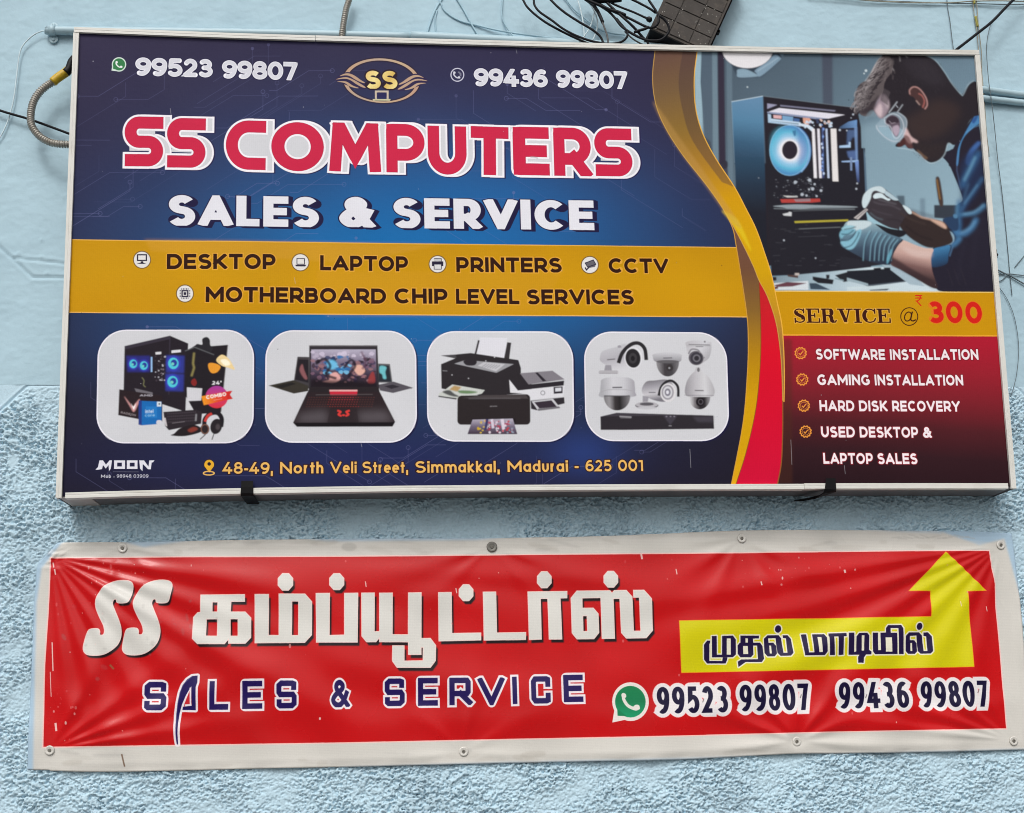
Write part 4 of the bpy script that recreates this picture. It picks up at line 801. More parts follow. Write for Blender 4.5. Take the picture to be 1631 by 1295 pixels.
    P(sm([(1065, 215), (1150, 198), (1300, 210), (1315, 230), (1312, 300), (1290, 370), (1240, 410), (1190, 435), (1110, 400), (1085, 330), (1068, 260)]), lg((1080, 220), (1310, 380), [(186, 184, 190), (204, 204, 210), (160, 158, 164)])); Ln([(1090, 236), (1300, 242)], 8, (110, 108, 112)); Ln([(1075, 250), (1310, 252)], 4, (150, 150, 154)); Ln([(1160, 256), (1235, 258)], 8, (130, 128, 132)); P(ell(1165, 370, 74, 70, 20), (96, 92, 100)); P(ell(1168, 372, 60, 60), (60, 58, 66)); P(ell(1170, 372, 38, 38), (110, 108, 116)); P(ell(1170, 372, 24, 24), (48, 46, 52)); Ln(sm([(1090, 330), (1120, 285), (1180, 290), (1205, 320)], False), 16, (130, 128, 134), .9); P(ell(1242, 366, 9), (140, 138, 144)); P(ell(1250, 210, 9), (110, 108, 112))
    P(sm([(228, 620), (235, 585), (310, 560), (480, 560), (550, 590), (562, 640), (565, 700), (550, 750), (235, 755), (222, 690)]), lg((240, 640), (560, 640), [(170, 170, 176), (204, 204, 210), (196, 196, 202), (160, 158, 166)])); Ln([(225, 705), (300, 680), (480, 680), (562, 700)], 5, (160, 158, 164)); Ln([(342, 660), (438, 658)], 13, (90, 88, 94)); P([p for p in arc(388, 745, 130, 140, 0, 180)], lg((260, 800), (520, 800), [(120, 118, 122), (150, 148, 152), (60, 56, 58), (40, 38, 40), (90, 88, 92), (130, 128, 132)])); Ln([(260, 742), (515, 742)], 10, (84, 82, 86))
    P(sm([(640, 650), (680, 600), (760, 590), (880, 582), (940, 640), (930, 760), (850, 800), (740, 780), (660, 740), (632, 700)]), lg((720, 590), (760, 780), [(120, 118, 124), (160, 158, 166), (196, 194, 200), (120, 118, 126)])); Ln(sm([(798, 740), (820, 660), (870, 605), (930, 595), (985, 650), (990, 750)], False), 26, g2); P(ell(890, 710, 76, 92), (214, 212, 216)); P(ell(886, 706, 60, 74), (150, 148, 156)); P(ell(886, 706, 46, 58), (206, 206, 212)); P(ell(886, 706, 30, 38), (130, 128, 140)); P(ell(884, 706, 14, 18), (220, 220, 228)); Ln([(700, 708), (768, 708)], 10, (110, 108, 116))
    P([(640, 740), (700, 750), (690, 800), (640, 800)], g1); P(ell(680, 835, 115, 34), (110, 108, 114)); P(ell(680, 828, 110, 28), (176, 174, 180)); P(ell(680, 822, 70, 16), (90, 88, 94)); P(ell(680, 860, 100, 14), (190, 190, 196))
    P(sm([(1150, 500), (1165, 462), (1205, 462), (1222, 500), (1290, 560), (1340, 660), (1345, 720), (1300, 755), (1100, 750), (1055, 710), (1070, 610), (1110, 540)]), lg((1060, 650), (1345, 650), [(150, 148, 154), (186, 184, 190), (206, 206, 210), (170, 168, 174)])); P(ell(1188, 485, 14, 22), (110, 108, 112)); Ln([(1152, 688), (1240, 690)], 11, (110, 108, 112)); Ln([(1060, 735), (1340, 738)], 5, (120, 118, 124))
    P([p for p in arc(1200, 752, 104, 122, 0, 180)], lg((1100, 800), (1300, 800), [(206, 206, 210), (120, 116, 120), (44, 40, 44), (50, 46, 50), (140, 138, 142)])); P(ell(1205, 800, 42, 46), (34, 30, 34)); Ln(ell(1210, 800, 22, 24), 6, (96, 92, 100), closed=True)
    P([(225, 945), (385, 908), (1335, 935), (1342, 1065), (480, 1076), (228, 1076)], (46, 42, 48)); P([(225, 945), (385, 908), (1335, 935), (850, 935)], (64, 60, 68)); P([(840, 932), (980, 940), (910, 1030)], (70, 66, 76), .8, 2); P([(1130, 945), (1335, 940), (1335, 1000), (1180, 1000)], (72, 68, 78), .7, 6); Ln([(412, 944), (530, 950)], 14, (150, 148, 154), .9); Ln([(420, 958), (528, 960)], 6, (110, 108, 114)); 
    for x in (874, 914, 950): P(ell(x, 944, 9, 7), (120, 116, 128))
    Ln([(895, 1036), (925, 1036)], 10, (130, 128, 134))
    # ---- address line, small imprint
    Z(0, 0, 1)
    for x0, y0, x1, y1 in ((172, 534, 392, 700), (428, 548, 660, 682), (690, 534, 905, 694), (945, 538, 1146, 686)): soften(x0, y0, x1, y1, 1)
    am = (228, 178, 96)
    for tx, a, b in (('48-49,', (354.5, 754.5), (434.5, 754.8)), ('North', (446, 754.4), (515, 753.8)), ('Veli', (526, 753.8), (568, 753.6)), ('Street,', (577, 753.6), (650, 753.2)), ('Simmakkal,', (661.5, 753), (796, 752.2)), ('Madurai', (808.5, 751.8), (905, 751.2)), ('-', (915.5, 751), (922, 751)), ('625', (933, 750.8), (974.5, 750.6)), ('001', (985, 750.4), (1024.5, 750.2))):
        cv.text(tx, a, b, 18.6, .185, am, outs=((1.5, (44, 24, 34)),), gap=.13)
    P([(333, 753), (325.5, 744)] + arc(333, 740, 8.6, 8.6, 160, 380) + [(340.5, 744)], (40, 28, 30)); P([(333, 752.5), (325.8, 743)] + arc(333, 740, 7.8, 7.8, 165, 375) + [(340.2, 743)], (226, 170, 50)); P(ell(333, 738.8, 2.8), (36, 28, 40)); Ln(ell(332.5, 753.6, 8.6, 2.9), 2, am, closed=True)
    Z(140, 720, 6.273)
    ww = (220, 220, 230)
    for pts in ([(75, 175), (100, 150), (115, 82), (150, 82), (180, 125), (215, 82), (240, 82), (228, 165), (210, 190), (205, 130), (178, 165), (150, 130), (140, 170), (90, 178)],
                [(512, 82), (560, 82), (605, 145), (612, 82), (665, 82), (650, 102), (636, 104), (628, 172), (600, 172), (548, 118), (545, 190), (520, 165)]): P(pts, ww)
    P([(260, 82), (370, 82), (370, 168), (260, 168)], ww, holes=[[(292, 106), (338, 106), (338, 144), (292, 144)]]); P([(388, 82), (495, 82), (495, 168), (388, 168)], ww, holes=[[(418, 106), (466, 106), (466, 144), (418, 144)]])
    Ln([(250, 196), (510, 198)], 5, (120, 120, 140), .6); cv.text('Mob', (130, 258), (230, 258), 33, .2, (196, 196, 206)); cv.text(':', (256, 256), (264, 256), 24, .2, (170, 170, 184)); cv.text('98948', (286, 256), (434, 256), 33, .18, (190, 190, 202), gap=.12); cv.text('03909', (454, 256), (604, 256), 33, .18, (190, 190, 202), gap=.12)
    # ---- right column
    Z(0, 0, 1)
    cv.text('SERVICE', (1265.5, 514), (1419.5, 514), 24.5, .085, (58, 26, 18), outs=((1.2, (222, 168, 70)),), font=SERIF, gap=.05)
    c_ = (58, 26, 18); Ln(arc(1448.5, 504, 13.5, 14, 60, 350, 40), 1.5, c_); Ln(arc(1448.5, 504, 13.5, 14, -20, 70, 12), 1.5, c_); Ln(ell(1446.5, 504, 5.2, 7.4, 20), 1.8, c_, closed=True); Ln(sm([(1453.5, 496), (1451, 508), (1454, 511), (1459, 509)], False), 2.2, c_)
    rd = (206, 34, 26)
    for tx, a, b in (('3', (1479.5, 514.5), (1504.5, 514.5)), ('0', (1508.5, 514.5), (1534.5, 514.5)), ('0', (1539.5, 515), (1565.5, 515))): cv.text(tx, a, b, 37.5, .225, rd, outs=((1.5, (214, 120, 30)),))
    Ln([(1458, 470.5), (1469, 470.5)], 1.8, rd); Ln([(1458, 474.5), (1469, 474.5)], 1.8, rd); Ln(sm([(1459, 470.5), (1465, 471), (1466, 475), (1462, 479), (1458.5, 479)], False), 1.8, rd); Ln([(1460, 479), (1467.5, 487)], 2, rd)
    pk = (238, 226, 230)
    for tx, a, b in (('SOFTWARE', (1300, 572.4), (1410.5, 573)), ('INSTALLATION', (1418.5, 573), (1559, 573)), ('GAMING', (1302.5, 613.3), (1386.5, 613.6)), ('INSTALLATION', (1394, 613.6), (1535, 613.8)),
                     ('HARD', (1306, 654.6), (1361.5, 655)), ('DISK', (1369, 655), (1414.5, 655)), ('RECOVERY', (1422, 655), (1530, 655.4)), ('USED', (1308.5, 696.4), (1362.5, 696.6)), ('DESKTOP', (1370, 696.6), (1463.5, 697)), ('&', (1471, 697), (1485, 697)),
                     ('LAPTOP', (1312, 738.6), (1391, 739)), ('SALES', (1398.5, 739), (1462, 739.2))):
        cv.text(tx, a, b, 18.2, .235, pk, outs=((1.3, (120, 22, 34)),), gap=.13)
    for x, y in ((1275.5, 562.3), (1278, 604.3), (1280.6, 646), (1283.5, 687.2)):
        og = (232, 150, 60)
        Ln([(x + (9.2 if k % 2 else 7.8) * math.cos(math.pi * k / 12), y + (9.2 if k % 2 else 7.8) * math.sin(math.pi * k / 12)) for k in range(24)], 1.9, og, closed=True)
        Ln(ell(x, y, 5.6), 1., og, .6, closed=True); Ln([(x - 3, y), (x - .8, y + 2.6), (x + 3.4, y - 2.6)], 1.7, og)
    # ---- wear: specks, pin scratches, streaks, a small grey mark, slightly uneven tone
    for _ in range(80):
        x, y = rnd.uniform(125, 1600), rnd.uniform(60, 770); P(ell(x, y, rnd.uniform(.4, 1.0), n=8), rnd.choice([(200, 200, 210), (170, 170, 186), (30, 28, 40)]), rnd.uniform(.15, .6))
    for x, y, l in ((271, 178, 12), (469, 447, 10), (575, 709, 6), (1099, 730, 30), (1260, 720, 40), (1345, 748, 14), (822, 82, 6)): Ln([(x, y - l / 2), (x + 1.5, y + l / 2)], 1.0, (200, 200, 208), .3)
    Ln(sm([(845, 250), (850, 250), (857, 252)], False), 2, (150, 150, 156), .7, 1)
    w = np.zeros((cv.h, cv.w), np.float32)
    rs = np.random.RandomState(3)
    w += box3(rs.randn(cv.h // 8 + 1, cv.w // 8 + 1).astype(np.float32), 6).repeat(8, 0).repeat(8, 1)[:cv.h, :cv.w] * .35
    w = box3(w, 5)
    cv.img *= np.clip(1 + w[..., None], .85, 1.15)
    # faint screen-print weave and grain
    wv = (np.sin(np.arange(cv.w) * 2 * np.pi / 7.1)[None, :] * .012 + np.sin(np.arange(cv.h) * 2 * np.pi / 6.3)[:, None] * .010)
    cv.img *= (1 + wv + rs.randn(cv.h, cv.w) * .03)[..., None].astype(np.float32)
    np.clip(cv.img, .004, 1, out=cv.img)
BAN_Y = -.012
def banner_canvas():
    c = on_plane(np.array([40, 1660, 1660, 40.]), np.array([835, 835, 1240, 1240.]), BAN_Y)
    return make_canvas(BAN_Y, c[:, 0].min(), c[:, 0].max(), c[:, 2].min(), c[:, 2].max(), 1300, (205, 202, 195))

def draw_banner(cv):
    Z = lambda x, y, s: setattr(cv, 'z', (x, y, s))
    P, Ln, lg = cv.poly, cv.line, cv.lg
    rnd = random.Random(9)
    Z(0, 0, 1)
    # overspray of wall paint along the hem, grime
    for pts, a in (([(40, 835), (60, 830), (100, 862), (66, 905), (58, 960), (52, 1240), (30, 1240)], .9), ([(150, 850), (230, 872), (330, 856), (330, 840)], .8), ([(430, 850), (520, 862), (760, 860), (860, 850), (860, 840), (430, 840)], .8),
                   ([(1480, 840), (1560, 868), (1600, 858), (1640, 1000), (1660, 990), (1640, 830)], .9), ([(1250, 838), (1500, 850), (1500, 836)], .5), ([(540, 1222), (800, 1214), (1100, 1207), (1660, 1192), (1660, 1230), (540, 1240)], .7)):
        P(pts, (160, 190, 212), a, 5)
    for _ in range(60):
        x, y = rnd.uniform(60, 1600), rnd.choice([rnd.uniform(862, 880), rnd.uniform(1195, 1220)]); P(ell(x, y, rnd.uniform(6, 30), rnd.uniform(2, 6), rnd.uniform(-15, 15)), rnd.choice([(176, 170, 160), (214, 210, 204), (168, 166, 162)]), rnd.uniform(.15, .4), 3)
    P(ell(556, 871, 12, 7), (150, 148, 142), .4, 4)
    for k in range(14): Ln([(1420 + k * 9, 852 + rnd.uniform(-1, 6)), (1436 + k * 9, 853 + rnd.uniform(-1, 6))], 2, (168, 164, 158), .4, 1)
    red = [(81.4, 889.5), (300, 888), (560, 887), (800, 884.5), (1080, 882.5), (1330, 879.5), (1574.8, 877.8), (1578, 900), (1584, 930), (1585.5, 966), (1594, 1060), (1602.6, 1160), (1330, 1165), (1080, 1171.4), (800, 1177), (540, 1182.5), (300, 1186), (68.7, 1189.5), (72, 1060), (77, 980)]
    Ln(red, 4.0, (236, 196, 190), closed=True)
    P(red, (190, 4, 18))
    # artwork: folds photographed into the print are NOT drawn, only ink
    yl = [(60, 398), (1200, 380), (1198, 262), (1100, 262), (1270, 85), (1455, 258), (1370, 262), (1385, 430), (1398, 605), (72, 632)]
    Z(1060, 850, 2.8564)
    Ln(yl, 5, (236, 130, 30), closed=True); P(yl, (206, 198, 6))
    bk = (22, 12, 18); st = (213, 211, 205); edge = (238, 206, 200)
    # script SS
    S1 = [(560, 130), (700, 132), (755, 180), (740, 290), (705, 395), (640, 415), (560, 408), (548, 368), (508, 372), (490, 430), (530, 530), (580, 650), (603, 760), (590, 870), (540, 970), (440, 1050), (330, 1086), (180, 1084), (120, 1030), (126, 930), (165, 790), (210, 755), (300, 752), (326, 785), (328, 832), (375, 832), (393, 785), (375, 700), (320, 590), (275, 470), (280, 370), (330, 270), (430, 175)]
    Z(120, 910, 8.155)
    two = [sm([(x + dx, y + dy) for x, y in S1], k=4) for dx, dy in ((0, 0), (503, -6))]
    for q in two: P([(x + 24, y + 42) for x, y in q], bk, 1, 1)
    for q in two: Ln(q, 18, edge, closed=True); P(q, st)
    octo = lambda cx, cy, rx, ry: [(cx + rx * math.cos(math.pi * (k + .5) / 4) * 1.08, cy + ry * math.sin(math.pi * (k + .5) / 4) * 1.08) for k in range(8)]
    big = [((300, 900, 8.155), [
        ([(165, 390), (738, 385), (738, 478), (560, 478), (555, 612), (745, 612), (820, 690), (818, 945), (745, 1022), (530, 1022), (530, 965), (478, 1028), (130, 1028), (62, 960), (68, 680), (125, 620), (163, 615)],
         [[(318, 485), (388, 485), (385, 612), (318, 612)], [(240, 705), (385, 705), (382, 925), (235, 925)], [(552, 705), (652, 705), (650, 925), (552, 925)]]),
        ([(870, 385), (1050, 385), (1045, 915), (1180, 915), (1182, 380), (1520, 380), (1608, 480), (1605, 910), (1515, 1010), (870, 1015)], [[(1350, 475), (1435, 475), (1432, 915), (1345, 915)]]),
        (octo(1267, 224, 97, 112), [])]),
        ((490, 900, 7.62), [
        ([(105, 348), (270, 345), (265, 855), (448, 850), (448, 345), (612, 342), (605, 940), (108, 940)], []), (octo(355, 205, 88, 100), []),
        ([(655, 342), (812, 340), (810, 810), (872, 808), (872, 342), (1030, 340), (1028, 845), (1220, 845), (1222, 338), (1380, 335), (1378, 890), (1490, 888), (1556, 975), (1552, 1160), (1490, 1245), (1085, 1245), (1028, 1165), (1030, 980), (1172, 980), (1172, 1165), (1400, 1160), (1402, 1000), (1378, 1000), (1378, 1088), (1222, 1088), (1222, 935), (872, 935), (872, 885), (830, 935), (715, 935), (658, 865)], [])]),
        ((680, 900, 8.155), [([(148, 358), (318, 355), (325, 885), (702, 880), (702, 975), (155, 988)], []), (octo(508, 360, 92, 107), []), ([(728, 350), (895, 348), (908, 880), (1285, 873), (1283, 970), (742, 978)], [])]),
        ((860, 900, 8.155), [([(-160, 348), (350, 342), (350, 430), (262, 432), (285, 965), (118, 965), (98, 438), (5, 438), (20, 965), (-140, 972)], []), (octo(54, 193, 92, 107), []),
        ([(475, 338), (905, 335), (930, 368), (960, 332), (1115, 330), (1190, 415), (1215, 858), (1305, 858), (1282, 425), (1210, 425), (1205, 330), (1345, 330), (1442, 440), (1460, 850), (1378, 948), (1118, 952), (1055, 880), (1030, 440), (948, 440), (970, 955), (805, 958), (785, 428), (545, 432), (548, 560), (690, 560), (755, 635), (765, 880), (700, 960), (478, 962), (415, 885), (400, 430)], [[(555, 662), (608, 662), (615, 860), (560, 862)]]),
        (octo(915, 188, 92, 107), [])])]
    for ps in ('s', 'f'):
        for z, gl in big:
            Z(*z)
            for o, hs in gl:
                if ps == 's': P([(x + 27, y + 44) for x, y in o], bk, 1, .8, holes=[[(x + 27, y + 44) for x, y in h] for h in hs])
                else:
                    P(o, st, holes=hs)
                    for q in [o] + hs: Ln(q, 9, edge, .9, closed=True)
    # SALES & SERVICE
    Z(0, 0, 1); nv = (32, 18, 84); wh = (232, 222, 226)
    lets = [('S', (229.8, 1131.5), (264.8, 1131.5), 42), ('L', (333.8, 1130.8), (363.8, 1130.5), 42.5), ('E', (386, 1129.4), (418, 1129), 41.5), ('S', (440.5, 1128.6), (473, 1128.4), 41.5), ('&', (528, 1127), (557, 1126), 41), ('S', (612.8, 1125), (644.6, 1124.6), 41.5), ('E', (665.8, 1124.4), (697.3, 1124), 42), ('R', (715.8, 1123.4), (752, 1123), 41.5), ('V', (762, 1124), (804, 1123), 42), ('I', (816.6, 1121.6), (824, 1121.4), 41.5), ('C', (846.3, 1121), (877, 1120.4), 41.5), ('E', (897.8, 1118.6), (929, 1118), 41.5)]
    bl = [(460, 78), (418, 82), (380, 108), (345, 150), (322, 205), (304, 290), (292, 380), (288, 470), (292, 560), (300, 604), (308, 604), (304, 520), (308, 440), (318, 370), (338, 300), (372, 225), (412, 160), (412, 308), (345, 315), (340, 340), (443, 342), (446, 165), (458, 130)]
    Z(220, 1060, 4.797); Ln(bl, 30, wh, closed=True, rnd=True); P(bl, wh); Z(0, 0, 1)
    for ch, a, b, h in lets:
        g = dict(font=BLOCK, t=.2); cv.text(ch, a, b, h, g['t'], None, outs=((3.3, wh),), font=BLOCK)
    for ch, a, b, h in lets: cv.text(ch, a, b, h, .2, nv, font=BLOCK)
    Z(220, 1060, 4.797); P(bl, nv, holes=[]); P([(410, 168), (412, 300), (368, 306), (352, 316), (358, 290)], (196, 40, 50)); Ln([(404, 170), (404, 300), (360, 303)], 10, wh)
    Ln(sm([(420, 84), (350, 150), (312, 260), (294, 400), (290, 520), (296, 600)], False), 3, (110, 110, 150), .8)
    # phone numbers
    Z(0, 0, 1); dk = (20, 12, 50)
    nums = [('99523', (1046.5, 1137.2), (1159.5, 1134.8), 41), ('99807', (1178.5, 1133.4), (1289, 1130.8), 41), ('99436', (1335.5, 1129), (1446.5, 1127.4), 41), ('99807', (1466.5, 1127.2), (1574, 1125.6), 41)]
    for tx, a, b, h in nums: cv.text(tx, a, b, h, .17, None, outs=((6.2, (240, 196, 196)), (5.3, (226, 221, 222))), xs=.56, gap=.1)
    for tx, a, b, h in nums: cv.text(tx, a, b, h, .17, dk, xs=.56, gap=.1)
    Z(960, 1070, 4.53)
    P(ell(198, 216, 132, 140), (232, 222, 216)); P([(82, 270), (66, 366), (170, 345)], (232, 222, 216)); P(ell(197, 216, 110, 114), lg((200, 100), (200, 330), [(30, 130, 80), (6, 122, 76), (20, 150, 100)])); P([(102, 268), (104, 318), (170, 320)], (10, 126, 80))
    Ln(sm([(148, 165), (150, 200), (180, 245), (230, 268), (255, 262)], False), 22, (226, 222, 214), rnd=True); P(ell(150, 172, 20, 17, 60), (226, 222, 214)); P(ell(240, 256, 24, 18, -20), (226, 222, 214))
    # Tamil line on the arrow
    sml = [((1110, 990, 8.584), [
        ([(188, 205), (255, 200), (265, 455), (335, 455), (330, 200), (480, 195), (522, 250), (527, 450), (485, 490), (200, 492)], [[(395, 235), (450, 235), (455, 455), (400, 455)]]),
        ([(170, 265), (165, 300), (158, 310), (165, 540), (340, 540), (345, 490), (410, 490), (405, 530), (385, 575), (135, 575), (92, 520), (85, 320), (125, 265)], []),
        ([(583, 195), (845, 195), (842, 232), (760, 235), (765, 290), (860, 290), (895, 340), (912, 510), (880, 555), (660, 555), (560, 625), (552, 550), (600, 520), (830, 515), (820, 330), (765, 330), (770, 450), (735, 490), (590, 490), (552, 445), (548, 330), (575, 295), (588, 290)], [[(655, 232), (690, 232), (690, 290), (658, 290)], [(625, 335), (690, 335), (698, 445), (630, 445)]]),
        ([(960, 190), (1110, 188), (1145, 230), (1170, 430), (1222, 430), (1210, 232), (1170, 228), (1165, 190), (1230, 188), (1275, 240), (1300, 430), (1265, 470), (1130, 472), (1092, 430), (1070, 230), (970, 232), (975, 290), (1040, 290), (1078, 335), (1085, 440), (1055, 478), (960, 478), (920, 430), (912, 235)], [[(985, 330), (1010, 330), (1018, 438), (990, 438)]]),
        (ell(1100, 105, 42, 50), [])]),
        ((1300, 985, 8.155), [
        ([(-210, 212), (-140, 210), (-115, 445), (-45, 445), (-65, 210), (85, 208), (120, 250), (130, 430), (95, 480), (-165, 485)], [[(0, 245), (50, 245), (65, 440), (20, 442)]]),
        ([(140, 200), (365, 195), (370, 235), (332, 238), (342, 475), (278, 478), (265, 240), (210, 240), (228, 478), (162, 480), (150, 240), (140, 235)], []),
        ([(395, 192), (465, 190), (480, 440), (505, 430), (495, 240), (530, 195), (635, 192), (665, 225), (668, 410), (700, 435), (698, 470), (630, 472), (605, 510), (602, 578), (532, 578), (530, 500), (548, 475), (408, 475)], [[(565, 225), (600, 225), (605, 420), (575, 422)]]),
        ([(710, 190), (780, 190), (785, 415), (820, 415), (812, 190), (885, 188), (885, 130), (912, 92), (1080, 90), (1108, 130), (1130, 465), (1065, 465), (1045, 130), (945, 130), (948, 190), (1030, 190), (1045, 465), (745, 468), (718, 430)], [[(880, 250), (962, 250), (972, 435), (885, 435)]]),
        ([(1185, 185), (1320, 183), (1365, 225), (1388, 425), (1435, 425), (1420, 235), (1385, 230), (1382, 185), (1440, 183), (1490, 235), (1505, 425), (1475, 458), (1350, 460), (1315, 425), (1290, 225), (1200, 230), (1205, 285), (1265, 285), (1298, 325), (1305, 430), (1275, 462), (1190, 462), (1155, 425), (1145, 230)], [[(1215, 320), (1238, 320), (1245, 425), (1220, 425)]]),
        (ell(1320, 108, 38, 45), [])])]
    for ps in 'of':
        for z, gl in sml:
            Z(*z)
            for o, hs in gl:
                if ps == 'o': Ln(o, 34, (226, 222, 200), closed=True, rnd=True); P(o, (226, 222, 200))
                else: P(o, (30, 18, 60), holes=hs)
    # scratches and paint flecks
    Z(0, 0, 1)
    for _ in range(110):
        if rnd.random() < .5: x, y = rnd.gauss(150, 90), 895 + abs(rnd.gauss(0, 90))
        else: x, y = rnd.uniform(90, 1590), rnd.uniform(890, 1165)
        if rnd.random() < .25: x, y = rnd.gauss(1270, 60), rnd.gauss(915, 14)
        if rnd.random() < .15: x, y = rnd.gauss(105, 14), rnd.uniform(1100, 1185)
        if y > 1183 or x < 76: continue
        r = abs(rnd.gauss(.7, .5)) + .3; P(ell(x, y, r, r * rnd.uniform(.8, 2), n=8), rnd.choice([(226, 150, 146), (214, 96, 96), (232, 206, 200)]), rnd.uniform(.25, .75))
    for x, y, l, a in ((87, 911, 9, 2.), (84, 900, 8, 2), (88, 1158, 13, 3), (83, 1046, 46, 1.6), (80, 1090, 40, 1), (582, 931, 9, 1.4), (1076, 911, 9, 1.6), (726, 941, 8, 1.5), (1342, 911, 5, 3), (1210, 930, 6, 2), (1021, 887, 8, 3), (1528, 962, 8, 1.2), (1570, 970, 8, 1.2), (195, 1164, 1, 1)):
        Ln([(x, y - l / 2), (x + 1.5, y + l / 2)], a, (232, 200, 194), .85)
    Ln([(194.5, 1201), (197, 1212), (199, 1221)], 2.2, (110, 82, 60), .9); Ln([(176, 1059), (182, 1066)], 3, (150, 90, 60), .8)
    for x, y in ((1380, 1106), (1120, 1113), (1276, 1106), (1558, 1098)): Ln([(x, y), (x - 2, y + 6)], 1.4, (60, 50, 50), .8)
    for _ in range(26): P(ell(rnd.gauss(235, 60), rnd.gauss(1000, 30), rnd.uniform(2, 7), rnd.uniform(1.5, 4), rnd.uniform(0, 90)), (120, 118, 112), rnd.uniform(.05, .22), 1.6)
    rs = np.random.RandomState(8)
    # rib of the woven scrim under the vinyl
    rib = np.sin(np.arange(cv.h) * 2 * np.pi / 5.2)[:, None] * .03 + np.sin(np.arange(cv.w) * 2 * np.pi / 6.1)[None, :] * .01
    blot = box3(rs.randn(cv.h // 8 + 1, cv.w // 8 + 1).astype(np.float32), 5).repeat(8, 0).repeat(8, 1)[:cv.h, :cv.w] * .5
    cv.img *= np.clip(1 + rib + box3(blot, 5) + rs.randn(cv.h, cv.w) * .03, .8, 1.2)[..., None].astype(np.float32)
    np.clip(cv.img, .004, 1, out=cv.img)

# ---------------------------------------------------------------- object helpers
def props(o, label=None, cat=None, group=None, kind=None):
    for k, v in (('label', label), ('category', cat), ('group', group), ('kind', kind)):
        if v: o[k] = v
    return o

def empty(name, loc, label, cat, group=None):
    o = bpy.data.objects.new(name, None); COL.objects.link(o); o.location = loc; o.empty_display_size = .05
    return props(o, label, cat, group)

def mesh_obj(name, verts, faces, mat, parent=None, smooth=False, origin=None):
    V = np.asarray(verts, float)
    if parent is not None: origin = (0, 0, 0); V = V - np.array(parent.get('_o', (0, 0, 0)), float)
    elif origin is None: origin = V.mean(0)
    if parent is None: V = V - np.asarray(origin)
    me = bpy.data.meshes.new(name)
    if isinstance(faces, np.ndarray) and faces.ndim == 2:
        n, k = faces.shape
        me.vertices.add(len(V)); me.vertices.foreach_set('co', V.astype(np.float32).ravel())
        me.loops.add(n * k); me.loops.foreach_set('vertex_index', faces.astype(np.int32).ravel())
        me.polygons.add(n); me.polygons.foreach_set('loop_start', np.arange(0, n * k, k, dtype=np.int32))
        me.polygons.foreach_set('loop_total', np.full(n, k, np.int32))
        me.update(calc_edges=True)
    else:
        me.from_pydata([tuple(v) for v in V], [], [tuple(f) for f in faces])
    if smooth: me.polygons.foreach_set('use_smooth', np.ones(len(me.polygons), bool))
    me.materials.append(mat)
    o = bpy.data.objects.new(name, me); COL.objects.link(o)
    if parent is not None: o.parent = parent
    else: o.location = origin
    me.update()
    return o

def thing(name, loc, label, cat, group=None):
    o = empty(name, loc, label, cat, group); _ORG[o.name] = tuple(loc); return o
_ORG = {}
def part(name, verts, faces, mat, root, smooth=False):
    """a child mesh; verts in world coordinates (parents only translate)"""
    org = np.array(_ORG[root.name]) if root.name in _ORG else np.zeros(3)
    me_o = mesh_obj(name, np.asarray(verts, float) - org, faces, mat, None, smooth, origin=(0, 0, 0))
    me_o.parent = root; me_o.location = (0, 0, 0)
    _ORG[me_o.name] = tuple(org)
    return me_o

def grid_faces(nu, nv):
    i = np.arange(nu * nv).reshape(nv, nu)
    return np.stack([i[:-1, :-1].ravel(), i[:-1, 1:].ravel(), i[1:, 1:].ravel(), i[1:, :-1].ravel()], 1)

def box_vf(x0, x1, y0, y1, z0, z1):
    V = [(x, y, z) for x in (x0, x1) for y in (y0, y1) for z in (z0, z1)]
    return V, [(0, 1, 3, 2), (4, 6, 7, 5), (0, 4, 5, 1), (2, 3, 7, 6), (0, 2, 6, 4), (1, 5, 7, 3)]

def prism(quad, depth_vec):
    """solid from a planar polygon pushed along depth_vec"""
    n = len(quad); q = [np.array(p, float) for p in quad]; V = q + [p + np.array(depth_vec, float) for p in q]
    F = [tuple(range(n))[::-1], tuple(range(n, 2 * n))] + [(i, (i + 1) % n, n + (i + 1) % n, n + i) for i in range(n)]
    return V, F

def join(*vf):
    V, F = [], []
    for v, f in vf:
        b = len(V); V += [tuple(p) for p in v]; F += [tuple(i + b for i in q) for q in f]
    return V, F

def sm3(pts, k=8):
    P = np.array(pts, float); n = len(P); out = []
    for i in range(n - 1):
        p0, p1, p2, p3 = P[max(i - 1, 0)], P[i], P[i + 1], P[min(i + 2, n - 1)]
        for j in range(k):
            t = j / k
            out.append(.5 * (2 * p1 + (p2 - p0) * t + (2 * p0 - 5 * p1 + 4 * p2 - p3) * t * t + (3 * p1 - p0 - 3 * p2 + p3) * t ** 3))
    out.append(P[-1]); return np.array(out)

def resample(P, step):
    d = np.r_[0, np.cumsum(np.linalg.norm(np.diff(P, axis=0), axis=1))]
    n = max(2, int(d[-1] / step)); s = np.linspace(0, d[-1], n + 1)
    return np.stack([np.interp(s, d, P[:, k]) for k in range(3)], 1), s

